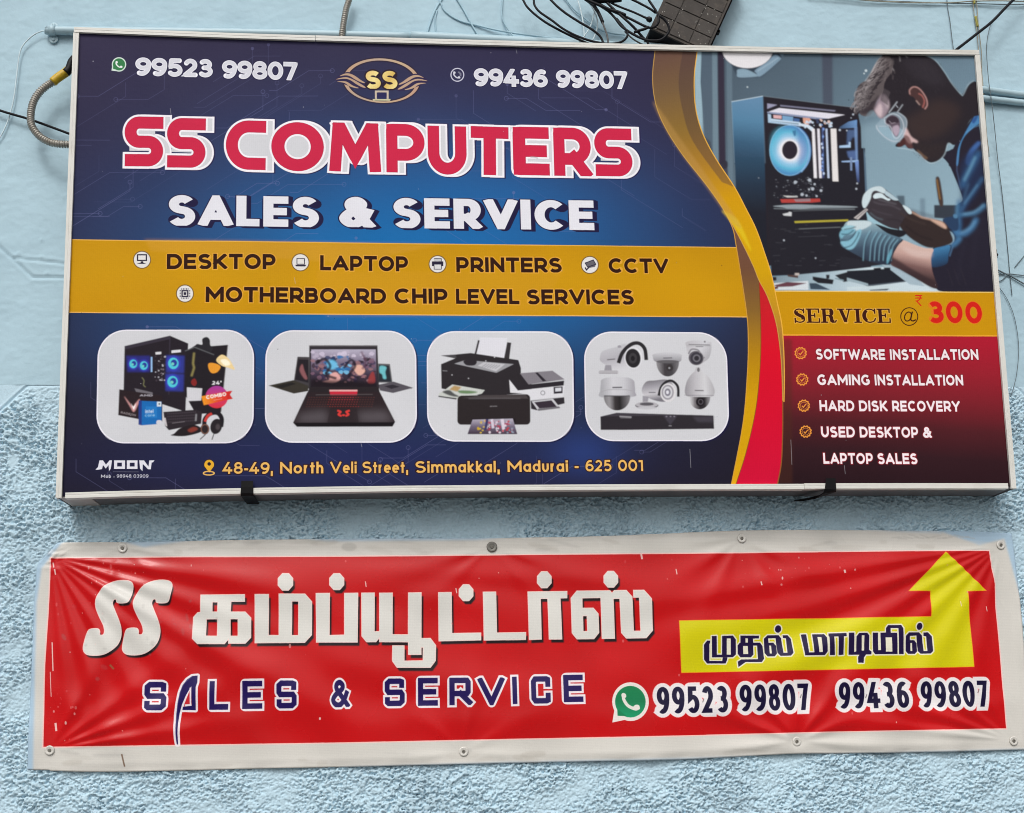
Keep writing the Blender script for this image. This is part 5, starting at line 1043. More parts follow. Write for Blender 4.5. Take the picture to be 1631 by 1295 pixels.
def tube(P, rad, ns=10):
    P = np.asarray(P, float); n = len(P)
    T = np.gradient(P, axis=0); T /= np.linalg.norm(T, axis=1)[:, None]
    up = np.array((0, 1., .05)); N = np.cross(T, up); N /= np.maximum(np.linalg.norm(N, axis=1)[:, None], 1e-6)
    for i in range(1, n):
        if N[i] @ N[i - 1] < 0: N[i] = -N[i]
    B = np.cross(T, N); rad = np.broadcast_to(rad, (n,))
    a = np.linspace(0, 2 * np.pi, ns, endpoint=False)
    V = P[:, None, :] + rad[:, None, None] * (np.cos(a)[None, :, None] * N[:, None, :] + np.sin(a)[None, :, None] * B[:, None, :])
    V = V.reshape(-1, 3); F = []
    for i in range(n - 1):
        for j in range(ns):
            F.append((i * ns + j, i * ns + (j + 1) % ns, (i + 1) * ns + (j + 1) % ns, (i + 1) * ns + j))
    F.append(tuple(range(ns))[::-1]); F.append(tuple((n - 1) * ns + j for j in range(ns)))
    return V.tolist(), F

def lathe(c, axis, prof, ns=20):
    """prof = [(r, h)...] along axis from c"""
    ax = np.array(axis, float); ax /= np.linalg.norm(ax)
    u = np.cross(ax, (0, 0, 1.)) if abs(ax[2]) < .9 else np.cross(ax, (1., 0, 0)); u /= np.linalg.norm(u); v = np.cross(ax, u)
    V = [np.array(c) + ax * h + r * (math.cos(2 * math.pi * j / ns) * u + math.sin(2 * math.pi * j / ns) * v) for r, h in prof for j in range(ns)]
    F = [(i * ns + j, i * ns + (j + 1) % ns, (i + 1) * ns + (j + 1) % ns, (i + 1) * ns + j) for i in range(len(prof) - 1) for j in range(ns)]
    F.append(tuple((len(prof) - 1) * ns + j for j in range(ns)))
    F.append(tuple(range(ns))[::-1])
    return V, F

# ---------------------------------------------------------------- materials
def mat(name, col, rough=.6, spec=.4, metal=0., var=.12, scale=30., bump=0., bscale=200., dirt=None, dscale=6., damt=.5, coat=0.):
    m = bpy.data.materials.new(name); m.use_nodes = True; nt = m.node_tree; N, L = nt.nodes, nt.links
    b = N['Principled BSDF']; tc = N.new('ShaderNodeTexCoord')
    geo = N.new('ShaderNodeNewGeometry')
    no = N.new('ShaderNodeTexNoise'); no.inputs['Scale'].default_value = scale; no.inputs['Detail'].default_value = 6.; L.new(geo.outputs['Position'], no.inputs['Vector'])
    mr = N.new('ShaderNodeMapRange'); mr.inputs[1].default_value = .3; mr.inputs[2].default_value = .7; mr.inputs[3].default_value = 1 - var; mr.inputs[4].default_value = 1 + var
    L.new(no.outputs['Fac'], mr.inputs[0])
    vm = N.new('ShaderNodeVectorMath'); vm.operation = 'SCALE'; vm.inputs[0].default_value = col; L.new(mr.outputs[0], vm.inputs['Scale'])
    out = vm.outputs[0]
    if dirt is not None:
        n2 = N.new('ShaderNodeTexNoise'); n2.inputs['Scale'].default_value = dscale; n2.inputs['Detail'].default_value = 9.; n2.inputs['Roughness'].default_value = .65; L.new(geo.outputs['Position'], n2.inputs['Vector'])
        r2 = N.new('ShaderNodeMapRange'); r2.inputs[1].default_value = .5; r2.inputs[2].default_value = .72; r2.inputs[3].default_value = 0; r2.inputs[4].default_value = damt; L.new(n2.outputs['Fac'], r2.inputs[0])
        mx = N.new('ShaderNodeMix'); mx.data_type = 'RGBA'; L.new(r2.outputs[0], mx.inputs[0]); L.new(out, mx.inputs[6]); mx.inputs[7].default_value = (*dirt, 1); out = mx.outputs[2]
    L.new(out, b.inputs['Base Color'])
    b.inputs['Roughness'].default_value = rough; b.inputs['Specular IOR Level'].default_value = spec; b.inputs['Metallic'].default_value = metal
    if coat: b.inputs['Coat Weight'].default_value = coat
    if bump:
        n3 = N.new('ShaderNodeTexNoise'); n3.inputs['Scale'].default_value = bscale; n3.inputs['Detail'].default_value = 5.; L.new(geo.outputs['Position'], n3.inputs['Vector'])
        bp = N.new('ShaderNodeBump'); bp.inputs['Strength'].default_value = 1.; bp.inputs['Distance'].default_value = bump; L.new(n3.outputs['Fac'], bp.inputs['Height']); L.new(bp.outputs[0], b.inputs['Normal'])
    return m

def C(r, g, b): return tuple(float(x) for x in srgb((r, g, b)))

M = {}
M['plaster'] = mat('painted_plaster', C(170, 197, 209), .75, .25, var=.035, scale=9, bump=.0012, bscale=55, dirt=C(150, 178, 192), dscale=3.2, damt=.45)
M['rough'] = mat('rough_plaster', C(182, 208, 221), .65, .3, var=.06, scale=160, bump=.0007, bscale=380, dirt=C(146, 170, 184), dscale=4, damt=.55)
M['alu'] = mat('aluminium_trim', C(210, 209, 203), .5, .35, metal=0., var=.03, scale=20, dirt=C(176, 170, 156), dscale=7, damt=.4)
M['casing'] = mat('grey_sheet_metal', C(104, 104, 107), .6, .2, metal=0., var=.1, scale=14, dirt=C(84, 83, 84), dscale=12, damt=.6)
M['plate'] = mat('bright_corner_plate', C(176, 170, 166), .5, .3, metal=0., var=.08)
M['black'] = mat('black_cable', C(13, 14, 20), .5, .2, var=.15)
M['strap'] = mat('black_strap', C(10, 9, 12), .55, .15, var=.2)
M['grey_cable'] = mat('grey_dusty_cable', C(92, 92, 92), .55, .4, var=.15)
M['blue_cable'] = mat('painted_over_cable', C(158, 188, 201), .6, .3, var=.08)
M['white_cable'] = mat('pale_cable', C(196, 214, 220), .5, .4, var=.05)
M['dark_thin'] = mat('weathered_thin_wire', C(96, 108, 114), .6, .3, var=.3, scale=90)
M['tan_thin'] = mat('faded_twisted_wire', C(150, 146, 132), .6, .3, var=.25, scale=60)
M['pipe'] = mat('painted_pipe', C(166, 192, 202), .45, .5, var=.03)
M['steel'] = mat('galvanised_conduit', C(158, 154, 146), .4, .5, metal=.45, var=.1, scale=80, dirt=C(110, 96, 70), dscale=30, damt=.4)
M['yellow'] = mat('yellow_tape', C(196, 160, 20), .4, .5, var=.12, scale=60, dirt=C(110, 92, 30), dscale=60, damt=.7)
M['olive'] = mat('faded_yellow_tape', C(150, 144, 60), .5, .4, var=.2, scale=60)
M['washer'] = mat('washer_metal', C(206, 203, 196), .3, .6, metal=.1, var=.1, scale=200)
M['washer_dull'] = mat('dull_washer_metal', C(120, 118, 112), .5, .4, metal=.4, var=.2, scale=200)
M['screw'] = mat('dark_screw', C(112, 108, 100), .4, .5, metal=.3, var=.2)
M['bolt'] = mat('rusty_black_bolt', C(38, 36, 36), .5, .5, metal=.4, var=.2)
M['box'] = mat('dusty_black_plastic', C(72, 68, 65), .75, .2, var=.16, scale=26, bump=.0008, bscale=300, dirt=C(98, 90, 82), dscale=40, damt=.7)
M['boxdark'] = mat('black_plastic', C(26, 25, 28), .6, .2, var=.2)
M['fleck'] = mat('paint_fleck', C(206, 204, 196), .6, .3)
M['asphalt'] = mat('dusty_road', (.16, .155, .15), .9, .2, var=.2, scale=3)
M['paving'] = mat('paving', (.3, .29, .27), .85, .2, var=.15, scale=5)
M['back'] = mat('sheet_back', C(200, 198, 192), .6, .3)

def print_mat(name, cv, rough, coat, bump, bscale, darken=1., spec=.5):
    v = np.clip(cv.img[::-1], 0, 1) * darken
    s = np.where(v <= .0031308, v * 12.92, 1.055 * np.power(v, 1 / 2.4) - .055)
    px = np.ones((cv.h, cv.w, 4), np.float32); px[..., :3] = s
    im = bpy.data.images.new(name, cv.w, cv.h); im.pixels.foreach_set(px.ravel()); im.update()
    m = bpy.data.materials.new(name); m.use_nodes = True; nt = m.node_tree; N, L = nt.nodes, nt.links; b = N['Principled BSDF']
    tx = N.new('ShaderNodeTexImage'); tx.image = im; tx.interpolation = 'Cubic'; tx.extension = 'EXTEND'
    L.new(tx.outputs[0], b.inputs['Base Color']); b.inputs['Roughness'].default_value = rough; b.inputs['Specular IOR Level'].default_value = spec
    if coat: b.inputs['Coat Weight'].default_value = coat; b.inputs['Coat Roughness'].default_value = .2
    geo = N.new('ShaderNodeNewGeometry'); n3 = N.new('ShaderNodeTexNoise'); n3.inputs['Scale'].default_value = bscale; n3.inputs['Detail'].default_value = 4.; L.new(geo.outputs['Position'], n3.inputs['Vector'])
    bp = N.new('ShaderNodeBump'); bp.inputs['Distance'].default_value = bump; L.new(n3.outputs['Fac'], bp.inputs['Height']); L.new(bp.outputs[0], b.inputs['Normal'])
    n4 = N.new('ShaderNodeTexNoise'); n4.inputs['Scale'].default_value = 7.; n4.inputs['Detail'].default_value = 8.; L.new(geo.outputs['Position'], n4.inputs['Vector'])
    mr = N.new('ShaderNodeMapRange'); mr.inputs[1].default_value = .3; mr.inputs[2].default_value = .7; mr.inputs[3].default_value = rough - .06; mr.inputs[4].default_value = rough + .08; L.new(n4.outputs['Fac'], mr.inputs[0]); L.new(mr.outputs[0], b.inputs['Roughness'])
    return m

def uv_planar(o, cv, co):
    """UVs of the rest shape in the sheet's own plane"""
    x0, x1, z0, z1 = cv.rect; me = o.data
    uv = me.uv_layers.new(name='UVMap'); li = np.empty(len(me.loops), np.int32); me.loops.foreach_get('vertex_index', li)
    U = np.stack([(co[:, 0] - x0) / (cv.w / cv.ppm), 1 - (z1 - co[:, 2]) / (cv.h / cv.ppm)], 1)
    uv.data.foreach_set('uv', U[li].astype(np.float32).ravel())

# ---------------------------------------------------------------- wall
rs = np.random.RandomState(11)
def band_noise(nz, nx, cell, lam_x, lam_z, lo=.5, seed=0):
    r = np.random.RandomState(seed); f = np.fft.rfft2(r.randn(nz, nx))
    kz = np.fft.fftfreq(nz, cell)[:, None] * lam_z; kx = np.fft.rfftfreq(nx, cell)[None, :] * lam_x
    k2 = kz ** 2 + kx ** 2
    n = np.fft.irfft2(f * (np.exp(-k2 * 1.1) - (np.exp(-k2 * 1.1 / lo ** 2 * 2.2) if lo else 0)), s=(nz, nx)); return n / n.std()

vx = on_plane(np.array([0, PW, PW, 0.]), np.array([0, 0, PH, PH * 1.]), 0.)
WX0, WX1 = vx[:, 0].min() - .2, vx[:, 0].max() + .2
WZ0, WZ1 = vx[:, 2].min() - .2, vx[:, 2].max() + .2
ZR = float(on_plane(60., 613., 0.)[2])       # top line of the rough panel
def line_d(X, Zc, pts):
    """distance to a polyline given in photograph pixels on the wall"""
    Q = [on_plane(float(a), float(b), 0.) for a, b in pts]; D = np.full(X.shape, 9.)
    for p, q in zip(Q[:-1], Q[1:]):
        d = np.array([q[0] - p[0], q[2] - p[2]]); L2 = d @ d
        t = np.clip(((X - p[0]) * d[0] + (Zc - p[2]) * d[1]) / L2, 0, 1)
        D = np.minimum(D, np.hypot(X - p[0] - t * d[0], Zc - p[2] - t * d[1]))
    return D
# smooth plaster above, with its incised band lines
c1 = .0046
nx, nz = int((WX1 - WX0) / c1) + 1, int((WZ1 - ZR) / c1) + 1
X, Zc = np.meshgrid(np.linspace(WX0, WX1, nx), np.linspace(ZR, WZ1, nz))
h = band_noise(nz, nx, c1, .5, .5, .2, 1) * .0014 + band_noise(nz, nx, c1, .09, .06, .4, 2) * .00028 + band_noise(nz, nx, c1, .025, .015, .4, 3) * .00022 - .0006 * np.clip(band_noise(nz, nx, c1, .03, .012, .4, 4) - 2.2, 0, 2)
for pts, w, dp in (([(-60, 340), (0, 394), (52, 442), (300, 443)], .0032, .0045), ([(22, 411), (105, 420), (300, 436)], .0026, .0035)):
    d = line_d(X, Zc, pts); h -= dp * np.exp(-(d / w) ** 2); h += .0012 * np.exp(-((d - .008) / .004) ** 2)
for px_, py_ in ((29, 404), (66, 410), (66, 383), (75, 436)):
    q = on_plane(float(px_), float(py_), 0.); h += .004 * np.exp(-((X - q[0]) ** 2 + (Zc - q[2]) ** 2) / .0035 ** 2)
V = np.stack([X, -h, Zc], -1).reshape(-1, 3)
wall = mesh_obj('wall', V, grid_faces(nx, nz), M['plaster'], None, True, origin=(0, 0, 0)); props(wall, kind='structure'); _ORG[wall.name] = (0, 0, 0)
# rough cast plaster panel below
c2 = .0020
nx, nz = int((WX1 - WX0) / c2) + 1, int((ZR - WZ0) / c2) + 1
X, Zc = np.meshgrid(np.linspace(WX0, WX1, nx), np.linspace(WZ0, ZR, nz))
n = band_noise(nz, nx, c2, .0092, .0078, .3, 5) + .5 * band_noise(nz, nx, c2, .024, .017, .4, 6)
grain = .5 + .5 * np.tanh(2.6 * n + .9)
fine = band_noise(nz, nx, c2, .0056, .0056, .4, 16)
grain = .74 * grain + .26 * (.5 + .5 * np.tanh(2.5 * fine))
m1, m2 = band_noise(nz, nx, c2, .017, .0135, .5, 17), band_noise(nz, nx, c2, .03, .03, .4, 18)
grain -= .75 * np.exp(-(m1 / .2) ** 2) * np.clip(.5 + .8 * m2, 0, 1)          # cracks between the blobs of render
grain -= .8 * np.clip(band_noise(nz, nx, c2, .0065, .0065, .5, 15) - 1.7, 0, 1)  # pin holes
patch = np.clip(.85 + .35 * band_noise(nz, nx, c2, .16, .12, .3, 7), .25, 1.3)
h = grain * .0084 * patch + band_noise(nz, nx, c2, .005, .005, .5, 8) * .00022
# corner cut off the panel at both ends and a groove along its edge
edge = [(-200, 829), (0, 655), (45, 613), (400, 613), (1612, 609), (1631, 629), (1800, 808)]
Q = [on_plane(float(a), float(b), 0.) for a, b in edge]
zedge = np.interp(X[0], [q[0] for q in Q], [q[2] for q in Q])[None, :]
ins = 1 / (1 + np.exp(-(zedge - Zc - .006) / .0018))
d = line_d(X, Zc, edge)
smooth_h = band_noise(nz, nx, c2, .07, .045, .4, 9) * .0003
h = h * ins + smooth_h * (1 - ins) - .003 * np.exp(-(d / .003) ** 2) + .0014 * np.exp(-((zedge - Zc + .009) / .004) ** 2)
q = on_plane(22., 735., 0.); fl = np.exp(-(((X - q[0]) / .014) ** 2 + ((Zc - q[2]) / .02) ** 2) ** 2); h = h * (1 - fl) + .002 * fl
h = np.minimum(h, .0092); h[-1] = 0
rough = part('rough_plaster_panel', np.stack([X, -h, Zc], -1).reshape(-1, 3), grid_faces(nx, nz), M['rough'], wall, True)
# the rest of the facade beyond the picture, the pavement and the street
GZ = WZ0 - 2.3
far = [box_vf(-6, WX0, .0, .25, GZ, 6), box_vf(WX1, 9, .0, .25, GZ, 6), box_vf(WX0, WX1, .0, .25, GZ, WZ0), box_vf(WX0, WX1, .0, .25, WZ1, 6), box_vf(WX0, WX1, .1, .25, WZ0, WZ1)]
part('facade', *join(*far), M['plaster'], wall)
props(mesh_obj('pavement', *box_vf(-6, 9, -2.2, .0, GZ - .25, GZ), M['paving'], None), kind='structure')
props(mesh_obj('street', *box_vf(-30, 33, -30, -2.2, GZ - .4, GZ - .14), M['asphalt'], None), kind='structure')

# ---------------------------------------------------------------- the box sign
sc_ = sign_canvas(); draw_sign(sc_)
corners = [on_plane(float(a), float(b), -SIGN_D) for a, b in ((118, 44), (1559, 80), (1618, 778), (89.5, 793))]   # tl tr br bl
TL, TR, BR, BL = corners
sign = thing('shop_sign', tuple((BL + BR) / 2), 'wide framed dark blue box sign for a computer shop with red headline and technician photograph', 'sign')
PM = print_mat('sign_flex_print', sc_, .45, 0., .0004, 90, spec=.04)
nu, nv = 160, 80
U, Vv = np.meshgrid(np.linspace(0, 1, nu), np.linspace(0, 1, nv))
EDGE_T = [(118, 44), (250, 49), (400, 54.5), (650, 61.8), (820, 66.3), (1000, 71), (1200, 75.4), (1400, 79), (1559, 80.8)]
EDGE_B = [(89.5, 793.5), (160, 791.2), (240, 789), (390, 785.6), (560, 782.8), (700, 781.2), (1000, 779.3), (1261, 778.6), (1450, 778.2), (1618, 778.3)]
def edge_curve(pts, n=60):
    Q = sm3([on_plane(float(a), float(b), -SIGN_D) for a, b in pts], 6); d = np.r_[0, np.cumsum(np.linalg.norm(np.diff(Q, axis=0), axis=1))]; t = np.linspace(0, d[-1], n)
    return np.stack([np.interp(t, d, Q[:, k]) for k in range(3)], 1)
CT_, CB_ = edge_curve(EDGE_T), edge_curve(EDGE_B)     # the long members of the frame are slightly bowed
_tt = np.linspace(0, 1, 60)
def at(c, t): return np.stack([np.interp(t, _tt, c[:, k]) for k in range(3)], -1)
def bil(U, V): return at(CT_, U) * (1 - V)[..., None] + at(CB_, U) * V[..., None]
P0 = bil(.003 + .994 * U, .005 + .99 * Vv)
wv = band_noise(nv, nu, .0154, .5, .35, .3, 21) * .0009 + band_noise(nv, nu, .0154, .16, .3, .3, 22) * .00035
for bx, bz, s_ in ((575, 350, .05), (640, 330, .05), (300, 690, .04), (850, 255, .03)):
    q = on_plane(float(bx), float(bz), PANEL_Y); wv += .0012 * np.exp(-(((P0[..., 0] - q[0]) / (s_ * .4)) ** 2 + ((P0[..., 2] - q[2]) / (s_ * 2)) ** 2))
fade = np.minimum(1, 12 * np.minimum(np.minimum(U, 1 - U), np.minimum(Vv, 1 - Vv)))
P0[..., 1] = PANEL_Y
P1 = P0.copy(); P1[..., 1] += -wv * fade * .6 + .0012 * fade
panel = part('print_panel', P1.reshape(-1, 3), grid_faces(nu, nv)[:, ::-1], PM, sign, True)
uv_planar(panel, sc_, P0.reshape(-1, 3))
_n = panel.data.polygons[0].normal
if _n.y > 0: panel.data.flip_normals()

def trim(P, inward, name='frame_trim', w=.0128, extra=0.):
    """aluminium angle along a polyline: 13 mm face with a shallow centre groove, returning along the side of the box"""
    n = np.array(inward, float); n /= np.linalg.norm(n)
    prof = [(-.0012, .020), (-.0012, -.0014 - extra), (w * .40, -.0014 - extra), (w * .45, -.0009 - extra), (w * .57, -.0009 - extra), (w * .62, -.0014 - extra), (w, -.0014 - extra), (w, .0052), (.0006, .0052), (.0006, .020)]
    V = [a + n * i + np.array((0, d, 0)) for a in P for i, d in prof]; k = len(prof); m = len(P)
    F = [(j * k + i, j * k + (i + 1) % k, j * k + k + (i + 1) % k, j * k + k + i) for j in range(m - 1) for i in range(k)] + [tuple(range(k))[::-1], tuple(range((m - 1) * k, m * k))]
    return part(name, V, F, M['alu'], sign)
def lerp(a, b, t): return a + (b - a) * t
def seg(c, t0, t1, n=24): return at(c, np.linspace(t0, t1, n))
dn, up_, rt, lf = BL - TL, TL - BL, TR - TL, TL - TR
tj = (483 - 118) / (1559 - 118); bj = (1261 - 89.5) / (1618 - 89.5)
trim(seg(CT_, 0, tj - .0003), dn); trim(seg(CT_, tj + .0003, 1), dn, extra=.0006)
trim(seg(CB_, .0088, bj), up_); trim(seg(CB_, bj + .0003, .9912) + (0, 0, .0012), up_, extra=.0008)
trim([lerp(TL, BL, .012), BL], rt); trim([lerp(TR, BR, .012), BR], lf)
# casing of sheet metal behind the trims
def plate(P, n, name='casing_panel', m='casing', y0=-SIGN_D + .006, y1=-.002, off=.003):
    n = np.array(n, float); n /= np.linalg.norm(n); V = []
    for p in P:
        for o in (off, off + .0015):
            for y in (y0, y1): q = np.array(p) + n * o; q[1] = y; V.append(q)
    F = []
    for j in range(len(P) - 1):
        b = j * 4; F += [(b, b + 1, b + 5, b + 4), (b + 2, b + 6, b + 7, b + 3), (b, b + 4, b + 6, b + 2), (b + 1, b + 3, b + 7, b + 5)]
    F += [(0, 2, 3, 1), tuple(4 * len(P) - 4 + i for i in (0, 1, 3, 2))]
    return part(name, V, F, M[m], sign)
plate(seg(CT_, 0, 1), dn); plate(seg(CB_, 0, 1), up_); plate([TL, BL], rt); plate([TR, BR], lf)
plate(seg(CB_, .0025, .031, 4), up_, 'corner_plate', 'plate', off=.0012)
part('back_panel', *prism([bil(np.array(a), np.array(b)) * (1, 0, 1) + (0, -.004, 0) for a, b in ((.004, .012), (.996, .012), (.996, .985), (.004, .985))], (0, .0015, 0)), M['casing'], sign)
# black straps folded round the lower edge
def strip(pts, wvec, th, name, m):
    """band through 3-D points; wvec = half width vector per point, th = thickness"""
    P = np.array(pts, float); W = np.array(wvec, float); T = np.gradient(P, axis=0); T /= np.linalg.norm(T, axis=1)[:, None]
    N = np.cross(T, W); N /= np.linalg.norm(N, axis=1)[:, None]; V = []
    for p, w, n in zip(P, W, N): V += [p - w - n * th, p + w - n * th, p + w + n * th, p - w + n * th]
    F = [(i * 4 + j, i * 4 + (j + 1) % 4, i * 4 + 4 + (j + 1) % 4, i * 4 + 4 + j) for i in range(len(P) - 1) for j in range(4)]
    F += [(3, 2, 1, 0), tuple(len(P) * 4 - 4 + j for j in range(4))]
    return part(name, V, F, M[m], sign)
y_ = -SIGN_D - .004
def F_(px, py, y): return on_plane(float(px), float(py), y)
a = F_(394, 766, y_); b = F_(393.2, 786, y_)
pts = [a, lerp(a, b, .5), b + (0, .001, .001), b + (0, .006, -.0035), b + (0, .05, -.004), b + (-.0, .109, -.004)]
strip(pts, [(.0145, 0, 0)] * 2 + [(.0155, 0, 0)] * 4, .0012, 'mounting_strap', 'strap')
a = F_(1323, 762, y_); b = F_(1323, 780.5, y_)
pts = [a, lerp(a, b, .5), b + (0, 0, .002), b + (-.001, .006, -.005), b + (-.014, .04, -.008), b + (-.036, .085, -.007), b + (-.05, .11, -.004)]
strip(pts, [(.0125, 0, 0), (.0135, 0, 0), (.015, 0, -.001), (.017, 0, .002), (.014, 0, .006), (.012, 0, .004), (.01, 0, .002)], .0012, 'mounting_strap', 'strap')
# bolts in the side of the box
for px_, py_, s_ in ((107.5, 394, -1), (1586, 406, 1)):
    q = F_(px_, py_, -SIGN_D + .028); q = q + (-.003 * s_, 0, 0)
    fl = part('bolt', *prism([q + (0, -.008, -.012), q + (0, .008, -.012), q + (0, .008, .012), q + (0, -.008, .012)], (.003 * s_, 0, 0)), M['bolt'], sign)
    part('bolt_head', *lathe(q + (.003 * s_, 0, 0), (s_, 0, 0), [(.0045, 0), (.0045, .004), (.003, .006)], 6), M['washer' if s_ < 0 else 'bolt'], fl)

# ---------------------------------------------------------------- the vinyl banner
bc = banner_canvas(); draw_banner(bc)
top = [(91, 864), (144, 863.6), (236, 862.8), (380, 859.8), (500, 858.6), (620, 857.8), (757, 857), (914, 855), (1031, 851), (1110, 847.5), (1188, 844.5), (1300, 843.8), (1450, 845), (1560, 847), (1612, 849.5)]
bot = [(43, 1226), (78, 1226.5), (85, 1228), (167, 1229.4), (300, 1227), (420, 1224), (560, 1221.5), (660, 1219), (795, 1215.8), (930, 1213), (1080, 1210), (1180, 1205), (1270, 1200.5), (1350, 1200), (1480, 1198), (1606, 1194.8), (1640, 1194)]
lef = [(91, 864), (78, 879), (66, 891), (58.5, 904), (56.5, 930), (54, 960), (51, 1040), (47, 1130), (43, 1226)]
rig = [(1612, 849.5), (1616, 880), (1621, 920), (1628, 985), (1633, 1060), (1638, 1140), (1640, 1194)]
def curve(pts, n):
    P = sm3([on_plane(float(a), float(b), BAN_Y) for a, b in pts], 6); d = np.r_[0, np.cumsum(np.linalg.norm(np.diff(P, axis=0), axis=1))]; s = np.linspace(0, d[-1], n)
    return np.stack([np.interp(s, d, P[:, k]) for k in range(3)], 1)
nu, nv = 640, 150
ct, cb, cl, cr = curve(top, nu), curve(bot, nu), curve(lef, nv), curve(rig, nv)
u = np.linspace(0, 1, nu)[None, :, None]; v = np.linspace(0, 1, nv)[:, None, None]
S = (1 - v) * ct[None] + v * cb[None] + (1 - u) * cl[:, None] + u * cr[:, None] - ((1 - u) * (1 - v) * ct[0] + u * (1 - v) * ct[-1] + (1 - u) * v * cb[0] + u * v * cb[-1])
X, Zc = S[..., 0], S[..., 2]
SCREWS = [(195, 873, 1), (783.5, 871, 0), (1181.5, 857.5, 1), (1594, 868, 1), (79, 1195, 1), (738.5, 1197, 1), (1269, 1181, 2), (1614.5, 1180, 2), (74, 886, 1)]
sp = [on_plane(float(a), float(b), BAN_Y) for a, b, _ in SCREWS]
h = band_noise(nv, nu, .0041, .45, .3, .3, 31) * .0012
def fan(px_, py_, R, amp, angs):
    """straight folds running out of a fixing; angs = (angle deg, sharpness deg, amp)"""
    q = on_plane(float(px_), float(py_), BAN_Y); dx, dz = X - q[0], Zc - q[2]; r = np.hypot(dx, dz); th = np.degrees(np.arctan2(dz, dx)); out = 0
    for a0, w, am in angs:
        w = w * 1.2
        dth = (th - a0 + 180) % 360 - 180; out = out + am * np.exp(-(dth / w) ** 2)
    return amp * out * (1 - np.exp(-(r / .05) ** 2)) * np.exp(-(r / R) ** 2) * np.minimum(1, r / (R * .35) + .25)
h += fan(80, 886, .9, .0095, [(-8, 3.2, .7), (-19, 3.4, .9), (-31, 3.6, 1.2), (-43, 4.4, .7), (-57, 4, .9), (-70, 4, .8), (-81, 3, .6)])
h += fan(1594, 868, 1.15, .0095, [(-172, 3, .8), (-163, 3.2, 1.), (-153, 3.8, 1.2), (-141, 4.4, .9), (-126, 5, .8), (-108, 5, .6)])
h += fan(79, 1195, .5, .006, [(8, 3, .8), (20, 4, 1.), (36, 5, .8), (62, 6, .8)])
h += fan(1269, 1181, .35, .006, [(20, 7, .9), (50, 7, .9), (90, 8, .8), (128, 7, 1.), (158, 6, 1.), (-4, 5, .8), (184, 5, .8)])
h += fan(738, 1197, .25, .003, [(25, 9, .8), (80, 9, .8), (140, 9, .8), (-5, 6, .5), (185, 6, .6)])
h += fan(1181, 858, .35, .004, [(-150, 8, 1.), (-120, 8, .8), (-60, 8, .8), (-25, 8, 1.), (-176, 5, .7)])
h += fan(195, 873, .2, .003, [(-160, 9, .8), (-110, 8, .8), (-40, 9, .8), (-8, 5, 1.)])
h += fan(783, 871, .4, .0028, [(-165, 7, 1.), (-140, 8, .8), (-50, 8, .8), (-18, 7, 1.)])
h += fan(1614, 1180, .6, .006, [(172, 3, 1.), (160, 4, .9), (145, 5, .8), (120, 6, .7)])
# long swags between the fixings
for a, b, w, am in (((300, 905), (640, 1010), .035, .006), ((420, 900), (780, 960), .03, .004), ((330, 1000), (520, 1120), .04, .006), ((150, 930), (330, 1090), .03, .005), ((560, 905), (1000, 925), .02, .003), ((520, 1060), (900, 1110), .03, .0032),
                    ((1050, 1010), (1560, 890), .03, .005), ((1060, 960), (1480, 880), .022, .004), ((1240, 1060), (1575, 930), .03, .005), ((560, 1150), (1100, 1140), .03, .003), ((1380, 1150), (1590, 1120), .02, .003), ((100, 1110), (190, 1180), .02, .004)):
    p, q = on_plane(float(a[0]), float(a[1]), BAN_Y), on_plane(float(b[0]), float(b[1]), BAN_Y); d = np.array([q[0] - p[0], q[2] - p[2]]); L = np.hypot(*d); d /= L
    s_ = (X - p[0]) * d[0] + (Zc - p[2]) * d[1]; o_ = -(X - p[0]) * d[1] + (Zc - p[2]) * d[0]
    h += am * 1.2 * np.exp(-(o_ / (w * 1.5)) ** 2) / (1 + np.exp(-s_ / .05)) / (1 + np.exp((s_ - L) / .05))
pin = np.ones_like(X)
for q in sp: pin *= 1 - np.exp(-(((X - q[0]) ** 2 + (Zc - q[2]) ** 2) / .020 ** 2))
h = h * pin
edgeu = np.minimum(u[..., 0], 1 - u[..., 0]) * 2.6; edgev = np.minimum(v[..., 0], 1 - v[..., 0]) * .56
eb = np.exp(-(np.minimum(edgeu, edgev) / .012) ** 2)
h = h * (1 - .5 * eb) + band_noise(nv, nu, .0041, .08, .08, .3, 33) * .0009 * eb + .0015 * np.exp(-((np.minimum(edgeu, edgev) - .02) / .006) ** 2) * .3
